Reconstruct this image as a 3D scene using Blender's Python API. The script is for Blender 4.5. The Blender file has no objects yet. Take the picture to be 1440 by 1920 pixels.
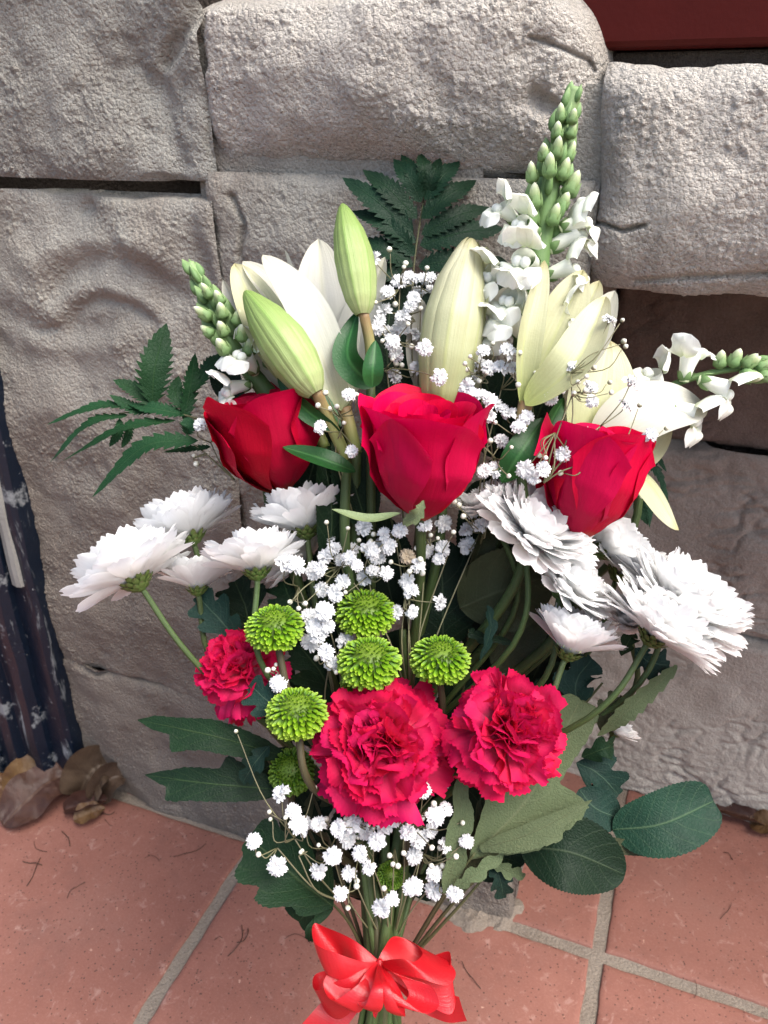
import bpy, math, random
import numpy as np
from mathutils import Vector, Matrix, noise as mnoise

random.seed(7); rng = np.random.default_rng(7)
SC = bpy.context.scene
COL = SC.collection

# ---------------------------------------------------------------- camera, sky, sun, exposure
FPX = 1480.0                       # focal length in pixels of the 1440 x 1920 photograph
PITCH, YAW, CAMH = math.radians(26.7), math.radians(21.1), 0.65
_fh = Vector((-math.sin(YAW), math.cos(YAW), 0)); _z = Vector((0, 0, 1))
AR = Vector((math.cos(YAW), math.sin(YAW), 0))
AF = _fh * math.cos(PITCH) - _z * math.sin(PITCH)
AU = _fh * math.sin(PITCH) + _z * math.cos(PITCH)
M = Matrix(((AR.x, AU.x, -AF.x, 0), (AR.y, AU.y, -AF.y, 0), (AR.z, AU.z, -AF.z, CAMH), (0, 0, 0, 1)))
MN = np.array(M)
cam_d = bpy.data.cameras.new('camera'); cam = bpy.data.objects.new('camera', cam_d); COL.objects.link(cam)
cam.matrix_world = M
cam_d.sensor_fit = 'VERTICAL'; cam_d.sensor_height = 24.0; cam_d.lens = 24.0 * FPX / 1920.0
cam_d.clip_start = 0.02; cam_d.clip_end = 200
cam_d.dof.use_dof = True; cam_d.dof.focus_distance = 0.40; cam_d.dof.aperture_fstop = 12
SC.camera = cam

to_sun = (AR * 0.50 + AU * 0.74 - AF * 0.80).normalized()
elev = math.asin(to_sun.z); rot = math.atan2(to_sun.x, to_sun.y)
w = bpy.data.worlds.new('World'); SC.world = w; w.use_nodes = True
wn = w.node_tree.nodes; wn.clear()
sky = wn.new('ShaderNodeTexSky'); sky.sky_type = 'NISHITA'; sky.sun_disc = False
sky.sun_elevation = elev; sky.sun_rotation = rot; sky.air_density = 1.0; sky.dust_density = 4.0; sky.ozone_density = 0.5
bg = wn.new('ShaderNodeBackground'); bg.inputs['Strength'].default_value = 0.085
wo = wn.new('ShaderNodeOutputWorld')
w.node_tree.links.new(sky.outputs[0], bg.inputs[0]); w.node_tree.links.new(bg.outputs[0], wo.inputs[0])
sl = bpy.data.lights.new('sun', 'SUN'); sl.energy = 1.5; sl.angle = math.radians(45); sl.color = (1.0, 0.985, 0.94)
so = bpy.data.objects.new('sun', sl); COL.objects.link(so); so.rotation_euler = to_sun.to_track_quat('Z', 'Y').to_euler()
so.location = (1, -1, 3)
vs = SC.view_settings; vs.view_transform = 'Standard'; vs.look = 'None'; vs.gamma = 1.0; vs.use_curve_mapping = False
vs.exposure = 1.92
SC.cycles.max_bounces = 8; SC.cycles.diffuse_bounces = 4; SC.cycles.transmission_bounces = 6

# ---------------------------------------------------------------- helpers: space
# The bouquet leans back, so that its plane is parallel to the picture; it is laid out in that plane:
# x right, y up along the bouquet, z out towards the viewer (metres).
def P(px, py, d):
    return np.array(((px - 720) / FPX * d, (960 - py) / FPX * d, -d))
def toW(a):
    a = np.asarray(a, float); return a @ MN[:3, :3].T + MN[:3, 3]
def dirW(v):
    v = np.asarray(v, float); return v @ MN[:3, :3].T
def nrm(v):
    v = np.asarray(v, float); n = np.linalg.norm(v, axis=-1, keepdims=True); return v / np.maximum(n, 1e-12)
def frameW(pos, axis, spin=0.0, scale=1.0):
    """World matrix whose local +Z is `axis` (bouquet space) at `pos` (bouquet space)."""
    z = Vector(dirW(nrm(axis))); q = z.to_track_quat('Z', 'Y')
    return Matrix.Translation(Vector(toW(pos))) @ q.to_matrix().to_4x4() @ Matrix.Rotation(spin, 4, 'Z') @ Matrix.Scale(scale, 4)

# ---------------------------------------------------------------- helpers: noise
_perm = np.random.default_rng(3).permutation(4096)
def _h(i, j, k):
    return _perm[(_perm[(_perm[i & 4095] + j) & 4095] + k) & 4095]
def perlin(x, y, seed=0):
    x = np.asarray(x, float); y = np.asarray(y, float)
    xi = np.floor(x).astype(int); yi = np.floor(y).astype(int); xf = x - xi; yf = y - yi
    u = xf ** 3 * (xf * (xf * 6 - 15) + 10); v = yf ** 3 * (yf * (yf * 6 - 15) + 10)
    def g(a, b, fx, fy):
        an = _h(a, b, seed) * (2 * math.pi / 4096); return np.cos(an) * fx + np.sin(an) * fy
    n00 = g(xi, yi, xf, yf); n10 = g(xi + 1, yi, xf - 1, yf); n01 = g(xi, yi + 1, xf, yf - 1); n11 = g(xi + 1, yi + 1, xf - 1, yf - 1)
    return ((n00 * (1 - u) + n10 * u) * (1 - v) + (n01 * (1 - u) + n11 * u) * v) * 1.5
def fbm(x, y, oct=4, seed=0, gain=0.5):
    a = 1.0; s = 0
    for o in range(oct):
        s = s + a * perlin(x * 2 ** o, y * 2 ** o, seed + o * 17); a *= gain
    return s

def grains(x, y, f, seed, p=1.0, size=.62):
    """Sand grains: a little dome in some of the cells of a jittered grid, each of its own height and size."""
    x = np.asarray(x) * f; y = np.asarray(y) * f; xi = np.floor(x).astype(int); yi = np.floor(y).astype(int); out = np.zeros(x.shape)
    for a in (-1, 0, 1):
        for b in (-1, 0, 1):
            i, j = xi + a, yi + b; h0 = _h(i, j, seed) / 4096; h1 = _h(i, j, seed + 1) / 4096; h2 = _h(i, j, seed + 2) / 4096; h3 = _h(i, j, seed + 3) / 4096
            dx, dy = x - i - h0, y - j - h1; an = h3 * 6.283; u = dx * np.cos(an) + dy * np.sin(an); v = (dy * np.cos(an) - dx * np.sin(an)) * (1 + .8 * h0)
            sz = size * (.45 + .75 * h1); d2 = (u * u + v * v) / (sz * sz)
            out = np.maximum(out, np.where(h2 < p, np.sqrt(np.clip(1 - d2, 0, 1)) * (.25 + .75 * h3 * h3), 0))
    return out

# ---------------------------------------------------------------- helpers: meshes
class MB:
    def __init__(s): s.v = []; s.f = []; s.uv = []; s.m = []; s.n = 0
    def grid(s, pos, mat=0, wrap=False, uv=None):
        nv, nu = pos.shape[:2]
        if uv is None:
            U, Vv = np.meshgrid(np.linspace(0, 1, nu), np.linspace(0, 1, nv)); uv = np.stack([U, Vv], -1)
        s.v.append(pos.reshape(-1, 3)); s.uv.append(uv.reshape(-1, 2))
        idx = np.arange(nv * nu).reshape(nv, nu) + s.n
        if wrap: idx = np.concatenate([idx, idx[:, :1]], 1)
        q = np.stack([idx[:-1, :-1], idx[:-1, 1:], idx[1:, 1:], idx[1:, :-1]], -1).reshape(-1, 4)
        s.f.append(q); s.m.append(np.full(len(q), mat)); s.n += nv * nu
        return s
    def tube(s, pts, rad, n=8, mat=0, cap=True):
        pts = np.asarray(pts, float); k = len(pts); rad = np.broadcast_to(np.asarray(rad, float), (k,))
        T = nrm(np.gradient(pts, axis=0)); ref = np.array((0.3, 0.2, 0.93))
        N = nrm(np.cross(T[0], ref)); a = np.linspace(0, 2 * np.pi, n, endpoint=False); rows = []
        for i in range(k):
            N = nrm(N - T[i] * np.dot(N, T[i])); B = np.cross(T[i], N)
            rows.append(pts[i] + rad[i] * (np.cos(a)[:, None] * N + np.sin(a)[:, None] * B))
        rows = np.array(rows)
        if cap:
            rows = np.concatenate([rows[:1] * 0 + pts[0], rows, rows[:1] * 0 + pts[-1]], 0)
        return s.grid(rows, mat, wrap=True)
    def ball(s, c, r, n=8, m=6, mat=0, sq=(1, 1, 1)):
        th = np.linspace(0, np.pi, m + 1); ph = np.linspace(0, 2 * np.pi, n, endpoint=False)
        Tt, Pp = np.meshgrid(th, ph, indexing='ij')
        p = np.stack([np.sin(Tt) * np.cos(Pp) * sq[0], np.sin(Tt) * np.sin(Pp) * sq[1], -np.cos(Tt) * sq[2]], -1) * r + np.asarray(c)
        return s.grid(p, mat, wrap=True)
    def box(s, lo, hi, mat=0):
        x0, y0, z0 = lo; x1, y1, z1 = hi
        v = np.array([(x0, y0, z0), (x1, y0, z0), (x1, y1, z0), (x0, y1, z0), (x0, y0, z1), (x1, y0, z1), (x1, y1, z1), (x0, y1, z1)], float)
        q = np.array([(0, 3, 2, 1), (4, 5, 6, 7), (0, 1, 5, 4), (1, 2, 6, 5), (2, 3, 7, 6), (3, 0, 4, 7)]) + s.n
        s.v.append(v); s.uv.append(v[:, :2] * 1.0); s.f.append(q); s.m.append(np.full(6, mat)); s.n += 8
        return s
    def data(s, name, mats, smooth=True, world=True):
        v = np.concatenate(s.v); f = np.concatenate(s.f); uv = np.concatenate(s.uv); mi = np.concatenate(s.m)
        if world: v = toW(v)
        me = bpy.data.meshes.new(name)
        me.vertices.add(len(v)); me.vertices.foreach_set('co', v.ravel().astype(np.float32))
        me.loops.add(f.size); me.loops.foreach_set('vertex_index', f.ravel().astype(np.int32))
        me.polygons.add(len(f)); me.polygons.foreach_set('loop_start', np.arange(0, f.size, 4, dtype=np.int32))
        me.polygons.foreach_set('loop_total', np.full(len(f), 4, np.int32))
        me.update(calc_edges=True)
        l = me.uv_layers.new(name='UVMap'); l.data.foreach_set('uv', uv[f.ravel()].ravel().astype(np.float32))
        for m in (mats if isinstance(mats, (list, tuple)) else [mats]): me.materials.append(m)
        me.polygons.foreach_set('material_index', mi.astype(np.int32))
        me.polygons.foreach_set('use_smooth', np.full(len(f), smooth))
        me.validate(); me.update()
        return me

def spline(c, n):
    """Smooth curve through control points (rows), n samples."""
    c = np.asarray(c, float); k = len(c)
    if k == 2: return c[0] + (c[1] - c[0]) * np.linspace(0, 1, n)[:, None]
    e = np.concatenate([[2 * c[0] - c[1]], c, [2 * c[-1] - c[-2]]]); t = np.linspace(0, k - 1 - 1e-9, n); i = np.floor(t).astype(int); f = (t - i)[:, None]
    p0, p1, p2, p3 = e[i], e[i + 1], e[i + 2], e[i + 3]
    return 0.5 * (2 * p1 + (p2 - p0) * f + (2 * p0 - 5 * p1 + 4 * p2 - p3) * f * f + (3 * p1 - p0 - 3 * p2 + p3) * f ** 3)

def prof(a, b):
    tm = a / (a + b); m = tm ** a * (1 - tm) ** b
    return lambda t: (np.clip(t, 0, 1) ** a * np.clip(1 - t, 0, 1) ** b) / m
LANCE = prof(0.75, 0.75); OVATE = prof(0.55, 0.8); ROUND = prof(0.5, 0.42); STRAP = prof(0.28, 0.45); TEPAL = prof(0.62, 0.66)

def ribbon(ctrl, hw, pf=LANCE, n=(0, 0, 1), cup=0.2, wave=(0, 0), edge=None, sweep=0.0, nu=9, nv=24, twist=0.0, keel=0.0, seed=0, tipcurl=0.0):
    """A leaf or petal along a curve: hw half width, n side it faces, cup how far its margins rise."""
    c = spline(ctrl, nv); T = nrm(np.gradient(c, axis=0)); t = np.linspace(0, 1, nv)
    N0 = np.broadcast_to(np.asarray(n, float), T.shape)
    B = nrm(np.cross(N0, T)); N = np.cross(T, B)
    if twist:
        a = (twist * t)[:, None]; B, N = B * np.cos(a) + N * np.sin(a), N * np.cos(a) - B * np.sin(a)
    s = np.linspace(-1, 1, nu)
    W = hw * pf(t)
    W = np.maximum(W, hw * 0.015)
    Wm = np.repeat(W[:, None], nu, 1)
    if edge is not None:
        L = edge(t, -1); R_ = edge(t, 1); Wm = Wm * np.where(s[None] < 0, L[:, None], R_[:, None])
    a = np.abs(s)[None]
    off = s[None] * Wm
    lift = cup * Wm * a ** 1.6 - keel * hw * np.exp(-(s[None] / 0.14) ** 2)
    ph = seed * 1.7
    if wave[0]:
        lift = lift + wave[0] * hw * np.sin(t[:, None] * wave[1] * 6.283 + ph + 1.3 * np.sign(s[None])) * a ** 1.5 * np.clip(pf(t)[:, None] * 1.5, 0, 1)
    pos = c[:, None] + B[:, None] * off[..., None] + N[:, None] * lift[..., None]
    if sweep: pos = pos + T[:, None] * (sweep * Wm * a ** 1.4)[..., None]
    return pos

# ---------------------------------------------------------------- helpers: objects
def tag(o, label=None, cat=None, group=None, kind=None):
    if label: o['label'] = label
    if cat: o['category'] = cat
    if group: o['group'] = group
    if kind: o['kind'] = kind
    return o
def thing(name, label, cat, at, group=None):
    o = bpy.data.objects.new(name, None); COL.objects.link(o); o.location = Vector(at); o.empty_display_size = 0.02
    return tag(o, label, cat, group)
def put(name, me, parent=None, mat=None, kind=None, label=None):
    o = bpy.data.objects.new(name, me); COL.objects.link(o)
    if parent is not None:
        o.parent = parent
        o.matrix_parent_inverse = Matrix.Translation(-parent.location) if parent.type == 'EMPTY' else WM[parent.name].inverted()
    o.matrix_basis = mat if mat is not None else Matrix.Identity(4)
    WM[o.name] = o.matrix_basis.copy()
    if kind: o['kind'] = kind
    if label: o['label'] = label
    return o
WM = {}

# ---------------------------------------------------------------- helpers: materials
class NT:
    def __init__(s, name):
        s.mat = bpy.data.materials.new(name); s.mat.use_nodes = True; s.t = s.mat.node_tree; s.t.nodes.clear()
        s.out = s.t.nodes.new('ShaderNodeOutputMaterial')
    def node(s, typ, ins=None, **kw):
        n = s.t.nodes.new(typ)
        for k, v in kw.items(): setattr(n, k, v)
        for k, v in (ins or {}).items():
            if hasattr(v, 'is_output') or isinstance(v, bpy.types.NodeSocket): s.t.links.new(v, n.inputs[k])
            else: n.inputs[k].default_value = v
        return n
    def m(s, op, a, b=0.0, c=0.0):
        return s.node('ShaderNodeMath', {0: a, 1: b, 2: c}, operation=op).outputs[0]
    def mix(s, f, a, b, mode='MIX'):
        n = s.t.nodes.new('ShaderNodeMix'); n.data_type = 'RGBA'; n.blend_type = mode
        for i, v in ((0, f), (6, a), (7, b)):
            if isinstance(v, bpy.types.NodeSocket): s.t.links.new(v, n.inputs[i])
            else: n.inputs[i].default_value = v if i == 0 else (*v, 1.0)[:4]
        return n.outputs[2]
    def ramp(s, f, stops, interp='LINEAR'):
        n = s.t.nodes.new('ShaderNodeValToRGB'); r = n.color_ramp; r.interpolation = interp
        while len(r.elements) < len(stops): r.elements.new(0.5)
        for e, (p, c) in zip(r.elements, stops):
            e.position = p; e.color = (*c, 1.0) if not isinstance(c, (int, float)) else (c, c, c, 1)
        s.t.links.new(f, n.inputs[0]); return n.outputs[0]
    def noise(s, vec, scale, detail=3.0, rough=0.55, dist=0.0):
        return s.node('ShaderNodeTexNoise', {'Vector': vec, 'Scale': scale, 'Detail': detail, 'Roughness': rough, 'Distortion': dist}).outputs[0]
    def uv(s):
        n = s.node('ShaderNodeUVMap'); x = s.node('ShaderNodeSeparateXYZ', {0: n.outputs[0]}); return n.outputs[0], x.outputs[0], x.outputs[1]
    def pos(s): return s.node('ShaderNodeNewGeometry').outputs['Position']
    def scl(s, vec, x, y, z=1.0): return s.node('ShaderNodeMapping', {'Vector': vec, 'Scale': (x, y, z)}).outputs[0]
    def bump(s, h, strength, dist): return s.node('ShaderNodeBump', {'Height': h, 'Strength': strength, 'Distance': dist}).outputs[0]
    def finish(s, col, rough=0.5, bump=None, trans=0.0, spec=0.5, tcol=None, coat=0.0, sheen=0.0):
        ins = {'Base Color': col if isinstance(col, bpy.types.NodeSocket) else (*col, 1), 'Roughness': rough, 'Specular IOR Level': spec, 'Coat Weight': coat, 'Sheen Weight': sheen}
        p = s.node('ShaderNodeBsdfPrincipled', ins)
        if bump is not None: s.t.links.new(bump, p.inputs['Normal'])
        o = p.outputs[0]
        if trans:
            c = tcol if tcol is not None else col
            tr = s.node('ShaderNodeBsdfTranslucent', {'Color': c if isinstance(c, bpy.types.NodeSocket) else (*c, 1)})
            o = s.node('ShaderNodeMixShader', {0: trans, 1: p.outputs[0], 2: tr.outputs[0]}).outputs[0]
        s.t.links.new(o, s.out.inputs[0]); return s.mat

def petal_mat(name, stops, vein=0.15, veins=26, rough=0.5, trans=0.25, bump=0.25, vary=0.08, spec=0.35, mid=None, sheen=0.0, noisec=None, edge=None):
    n = NT(name); uv, u, v = n.uv()
    pos = n.pos()
    wob = n.noise(pos, 60, 2)
    c = n.ramp(n.m('ADD', v, n.m('MULTIPLY', n.m('SUBTRACT', wob, 0.5), 0.12)), stops)
    st = n.noise(n.scl(uv, veins, 1.6), 1.0, 3, 0.6)
    c = n.mix(n.m('MULTIPLY', n.ramp(st, [(0.35, 0.0), (0.75, 1.0)]), vein), c, n.mix(1.0, c, (0.55, 0.55, 0.5), 'MULTIPLY'))
    if mid is not None:
        d = n.m('ABSOLUTE', n.m('SUBTRACT', u, 0.5)); f = n.ramp(d, [(0.0, 1.0), (mid[1], 0.0)]); c = n.mix(n.m('MULTIPLY', f, mid[2]), c, mid[0])
    if noisec is not None:
        f = n.ramp(n.noise(pos, noisec[1], 4, 0.6), [(0.5, 0.0), (0.7, 1.0)]); c = n.mix(n.m('MULTIPLY', f, noisec[2]), c, noisec[0])
    if edge is not None:
        f = n.ramp(v, [(edge[1], 0.0), (1.0, 1.0)]); c = n.mix(n.m('MULTIPLY', f, edge[2]), c, edge[0])
    r = n.node('ShaderNodeObjectInfo').outputs['Random']
    c = n.node('ShaderNodeHueSaturation', {'Color': c, 'Value': n.m('ADD', 1 - vary, n.m('MULTIPLY', r, 2 * vary)), 'Hue': n.m('ADD', 0.5 - vary * 0.06, n.m('MULTIPLY', r, vary * 0.12)), 'Saturation': 1.0, 'Fac': 1.0}).outputs[0]
    h = n.m('ADD', n.m('MULTIPLY', st, 0.7), n.m('MULTIPLY', n.noise(pos, 900, 3), 0.3))
    return n.finish(c, rough, n.bump(h, bump, 0.0012), trans, spec, sheen=sheen)

def leaf_mat(name, base, dark, rib, rough=0.45, trans=0.12, nveins=7, spec=0.4, bump=0.5, ribw=0.03, pale=0.0):
    n = NT(name); uv, u, v = n.uv(); pos = n.pos()
    d = n.m('ABSOLUTE', n.m('SUBTRACT', u, 0.5))
    c = n.mix(n.ramp(n.noise(pos, 55, 4, 0.6), [(0.35, 0.0), (0.7, 1.0)]), base, dark)
    c = n.mix(n.m('MULTIPLY', n.ramp(n.noise(pos, 420, 4, 0.7), [(0.55, 0.0), (0.8, 1.0)]), 0.35), c, tuple(min(1, x * 1.7) for x in base))
    midf = n.ramp(d, [(0.0, 1.0), (ribw, 0.0)])
    ph = n.m('FRACT', n.m('ADD', n.m('MULTIPLY', n.m('SUBTRACT', v, n.m('MULTIPLY', d, 0.42)), float(nveins)), n.m('MULTIPLY', n.noise(pos, 45, 2), 0.5)))
    sv = n.ramp(n.m('ABSOLUTE', n.m('SUBTRACT', ph, 0.5)), [(0.0, 1.0), (0.07, 0.0)])
    vein = n.m('MAXIMUM', midf, n.m('MULTIPLY', sv, 0.32))
    c = n.mix(n.m('MULTIPLY', vein, 0.65), c, rib)
    r = n.node('ShaderNodeObjectInfo').outputs['Random']
    c = n.node('ShaderNodeHueSaturation', {'Color': c, 'Value': n.m('ADD', 0.8, n.m('MULTIPLY', r, 0.4)), 'Hue': n.m('ADD', 0.49, n.m('MULTIPLY', r, 0.02)), 'Saturation': 1.0, 'Fac': 1.0}).outputs[0]
    net = n.node('ShaderNodeTexVoronoi', {'Vector': pos, 'Scale': 520.0}, feature='DISTANCE_TO_EDGE').outputs[0]
    h = n.m('ADD', n.m('MULTIPLY', n.m('MINIMUM', net, 0.25), 1.2), n.m('MULTIPLY', vein, -0.7))
    rr = n.m('ADD', rough - 0.08, n.m('MULTIPLY', n.noise(pos, 160, 3), 0.25))
    return n.finish(c, rr, n.bump(h, bump, 0.0008), trans, spec)
# ---------------------------------------------------------------- materials
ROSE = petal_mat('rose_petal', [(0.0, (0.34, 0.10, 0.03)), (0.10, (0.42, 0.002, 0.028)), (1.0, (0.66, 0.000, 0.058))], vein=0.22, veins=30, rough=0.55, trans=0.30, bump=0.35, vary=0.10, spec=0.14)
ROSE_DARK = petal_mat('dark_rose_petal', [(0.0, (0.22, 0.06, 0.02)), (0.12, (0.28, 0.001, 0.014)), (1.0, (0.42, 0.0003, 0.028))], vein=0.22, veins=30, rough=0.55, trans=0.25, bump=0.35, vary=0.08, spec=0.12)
CARN = petal_mat('carnation_petal', [(0.0, (0.85, 0.62, 0.50)), (0.25, (0.78, 0.26, 0.34)), (0.6, (0.68, 0.034, 0.125)), (1.0, (0.60, 0.005, 0.072))], vein=0.25, veins=22, rough=0.6, trans=0.42, bump=0.35, vary=0.12, spec=0.12)
DAISY = petal_mat('chrysanthemum_petal', [(0.0, (0.74, 0.78, 0.60)), (0.15, (0.87, 0.87, 0.85)), (1.0, (0.90, 0.90, 0.90))], vein=0.06, veins=9, rough=0.5, trans=0.50, bump=0.18, vary=0.03, spec=0.3)
DAISY_C = petal_mat('chrysanthemum_centre', [(0.0, (0.55, 0.62, 0.25)), (1.0, (0.82, 0.84, 0.60))], rough=0.6, trans=0.2)
BABY = petal_mat('babys_breath_petal', [(0.0, (0.70, 0.76, 0.66)), (0.3, (0.70, 0.71, 0.71)), (1.0, (0.78, 0.78, 0.79))], vein=0.05, rough=0.55, trans=0.25, bump=0.2, vary=0.04)
BABY_DRY = petal_mat('dry_babys_breath_petal', [(0.0, (0.35, 0.28, 0.18)), (1.0, (0.48, 0.40, 0.30))], rough=0.7, trans=0.15)
BUDM = petal_mat('babys_breath_bud', [(0.0, (0.22, 0.25, 0.12)), (0.45, (0.48, 0.47, 0.36)), (1.0, (0.86, 0.85, 0.80))], vein=0.5, veins=8, rough=0.5, trans=0.15)
LILYW = petal_mat('white_lily_tepal', [(0.0, (0.3840, 0.4320, 0.2240)), (0.22, (0.5280, 0.5360, 0.4480)), (0.7, (0.5920, 0.5840, 0.5360)), (1.0, (0.5600, 0.5440, 0.4480))], vein=0.20, veins=16, rough=0.42, trans=0.28, bump=0.35, vary=0.03, mid=((0.4960, 0.4960, 0.3360), 0.08, 0.45))
LILYC = petal_mat('cream_lily_tepal', [(0.0, (0.3040, 0.3600, 0.1120)), (0.2, (0.3920, 0.4240, 0.2080)), (0.55, (0.4800, 0.4880, 0.3040)), (0.9, (0.5440, 0.5280, 0.3680)), (1.0, (0.4480, 0.4080, 0.2160))], vein=0.30, veins=22, rough=0.42, trans=0.22, bump=0.4, vary=0.03, mid=((0.4000, 0.4400, 0.1600), 0.06, 0.5), noisec=((0.3200, 0.2880, 0.1280), 90, 0.18))
LILYG = petal_mat('green_lily_bud', [(0.0, (0.4000, 0.4560, 0.2160)), (0.2, (0.3600, 0.4400, 0.1840)), (0.6, (0.2720, 0.3680, 0.1200)), (1.0, (0.1840, 0.2800, 0.0680))], vein=0.40, veins=26, rough=0.4, trans=0.12, bump=0.45, vary=0.03, mid=((0.1920, 0.3200, 0.0720), 0.10, 0.6))
PED = petal_mat('lily_stalk', [(0.0, (0.1920, 0.2720, 0.0720)), (0.45, (0.2560, 0.2560, 0.0960)), (1.0, (0.2400, 0.1360, 0.0720))], vein=0.2, rough=0.45, trans=0.0)
SNAPW = petal_mat('snapdragon_petal', [(0.0, (0.62, 0.70, 0.44)), (0.3, (0.84, 0.86, 0.76)), (1.0, (0.88, 0.89, 0.86))], vein=0.18, veins=12, rough=0.5, trans=0.30, bump=0.3, vary=0.04)
SNAPB = petal_mat('snapdragon_bud', [(0.0, (0.12, 0.21, 0.065)), (0.5, (0.24, 0.35, 0.14)), (0.75, (0.42, 0.50, 0.28)), (0.95, (0.66, 0.69, 0.52))], vein=0.25, veins=10, rough=0.5, trans=0.12, bump=0.4)
SNAPG = petal_mat('snapdragon_calyx', [(0.0, (0.09, 0.17, 0.055)), (0.6, (0.145, 0.25, 0.09)), (1.0, (0.25, 0.36, 0.16))], vein=0.3, veins=10, rough=0.55, trans=0.10, bump=0.4)
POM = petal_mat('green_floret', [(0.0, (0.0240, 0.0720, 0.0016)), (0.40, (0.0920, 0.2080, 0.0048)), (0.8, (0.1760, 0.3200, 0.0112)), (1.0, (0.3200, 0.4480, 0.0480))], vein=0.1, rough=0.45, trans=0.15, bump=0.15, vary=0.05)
POM_DK = petal_mat('shaded_green_floret', [(0.0, (0.0160, 0.0480, 0.0016)), (0.5, (0.0560, 0.1280, 0.0040)), (1.0, (0.1440, 0.2320, 0.0240))], vein=0.1, rough=0.45, trans=0.12, bump=0.15)  # darker copy of green_floret with shade painted into its colour
STEM = petal_mat('green_stem', [(0.0, (0.0465, 0.0744, 0.0217)), (1.0, (0.0620, 0.1023, 0.0279))], vein=0.6, veins=14, rough=0.55, trans=0.0, bump=0.6, vary=0.2)
STEM_BR = petal_mat('brown_stem', [(0.0, (0.0558, 0.0434, 0.0217)), (1.0, (0.0620, 0.0682, 0.0248))], vein=0.5, veins=10, rough=0.6, trans=0.0, bump=0.5, vary=0.2)
TWIG = petal_mat('babys_breath_stem', [(0.0, (0.1364, 0.1364, 0.0620)), (1.0, (0.1860, 0.1674, 0.1054))], vein=0.2, rough=0.6, trans=0.0)
CALYX = petal_mat('chrysanthemum_calyx', [(0.0, (0.0560, 0.0960, 0.0200)), (0.6, (0.0880, 0.1360, 0.0320)), (1.0, (0.0640, 0.0520, 0.0160))], vein=0.3, veins=8, rough=0.6, trans=0.05, bump=0.4, vary=0.15)
LEAF_D = leaf_mat('dark_leaf', (0.0063, 0.0203, 0.0082), (0.0039, 0.0126, 0.0053), (0.0484, 0.0822, 0.0339), rough=0.52, spec=0.16)
LEAF_M = leaf_mat('chrysanthemum_leaf', (0.0077, 0.0290, 0.0106), (0.0053, 0.0193, 0.0082), (0.0484, 0.0870, 0.0339), rough=0.56, spec=0.16)
LEAF_B = leaf_mat('bluish_leaf', (0.0106, 0.0339, 0.0251), (0.0077, 0.0242, 0.0184), (0.0677, 0.1161, 0.0774), rough=0.56, spec=0.16)
LEAF_P = leaf_mat('pale_leaf_underside', (0.0814, 0.1039, 0.0505), (0.0618, 0.0814, 0.0393), (0.1179, 0.1348, 0.0730), rough=0.65, trans=0.18, bump=0.6, spec=0.2)
LEAF_O = leaf_mat('olive_leaf_underside', (0.0421, 0.0495, 0.0236), (0.0309, 0.0370, 0.0168), (0.0674, 0.0730, 0.0393), rough=0.6, trans=0.12, spec=0.2)
LEAF_R = leaf_mat('rose_leaf', (0.0087, 0.0348, 0.0193), (0.0063, 0.0242, 0.0145), (0.0725, 0.1209, 0.0629), rough=0.52, spec=0.16, nveins=7, ribw=0.025)
LEAF_RD = leaf_mat('dark_rose_leaf', (0.0048, 0.0165, 0.0068), (0.0039, 0.0126, 0.0058), (0.0532, 0.0774, 0.0435), rough=0.52, spec=0.16, ribw=0.022)
LEAF_L = leaf_mat('lily_leaf', (0.0158, 0.0684, 0.0158), (0.0115, 0.0504, 0.0130), (0.0504, 0.1440, 0.0432), rough=0.34, spec=0.2, nveins=0, ribw=0.08, bump=0.15)
FERN = leaf_mat('fern_leaflet', (0.0097, 0.0411, 0.0136), (0.0063, 0.0281, 0.0097), (0.0290, 0.0677, 0.0242), rough=0.52, spec=0.16, nveins=9)
FERN_D = leaf_mat('dark_fern_leaflet', (0.0048, 0.0222, 0.0097), (0.0034, 0.0154, 0.0073), (0.0145, 0.0387, 0.0169), rough=0.52, spec=0.16, nveins=9)
SEPAL = leaf_mat('rose_sepal', (0.1760, 0.2240, 0.1040), (0.1360, 0.1760, 0.0800), (0.2720, 0.3040, 0.1760), rough=0.55, trans=0.15, nveins=0)
DEAD = [leaf_mat('dry_leaf_' + k, a, b, c, rough=0.45, trans=0.10, spec=0.35, nveins=8) for k, a, b, c in (
    ('brown', (0.0550, 0.0231, 0.0154), (0.0330, 0.0132, 0.0099), (0.0825, 0.0413, 0.0248)), ('tan', (0.1100, 0.0578, 0.0248), (0.0660, 0.0303, 0.0154), (0.1375, 0.0825, 0.0413)), ('grey', (0.0770, 0.0495, 0.0330), (0.0468, 0.0286, 0.0198), (0.1045, 0.0715, 0.0468)))]
def ribbon_mat():
    n = NT('satin_ribbon'); uv, u, v = n.uv()
    st = n.noise(n.scl(uv, 3, 90), 1.0, 2, 0.5)
    p = n.node('ShaderNodeBsdfPrincipled', {'Base Color': (0.52, 0.010, 0.018, 1), 'Roughness': 0.30, 'Specular IOR Level': 0.8, 'Anisotropic': 0.6})
    n.t.links.new(n.bump(n.m('ADD', st, n.m('MULTIPLY', n.noise(n.scl(uv, 26, 3), 1.0, 3, 0.6), 1.2)), 0.30, 0.0008), p.inputs['Normal'])
    tr = n.node('ShaderNodeBsdfTranslucent', {'Color': (0.66, 0.02, 0.028, 1)})
    m = n.node('ShaderNodeMixShader', {0: 0.36, 1: p.outputs[0], 2: tr.outputs[0]})
    n.t.links.new(m.outputs[0], n.out.inputs[0]); return n.mat
RIBBON = ribbon_mat()
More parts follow.
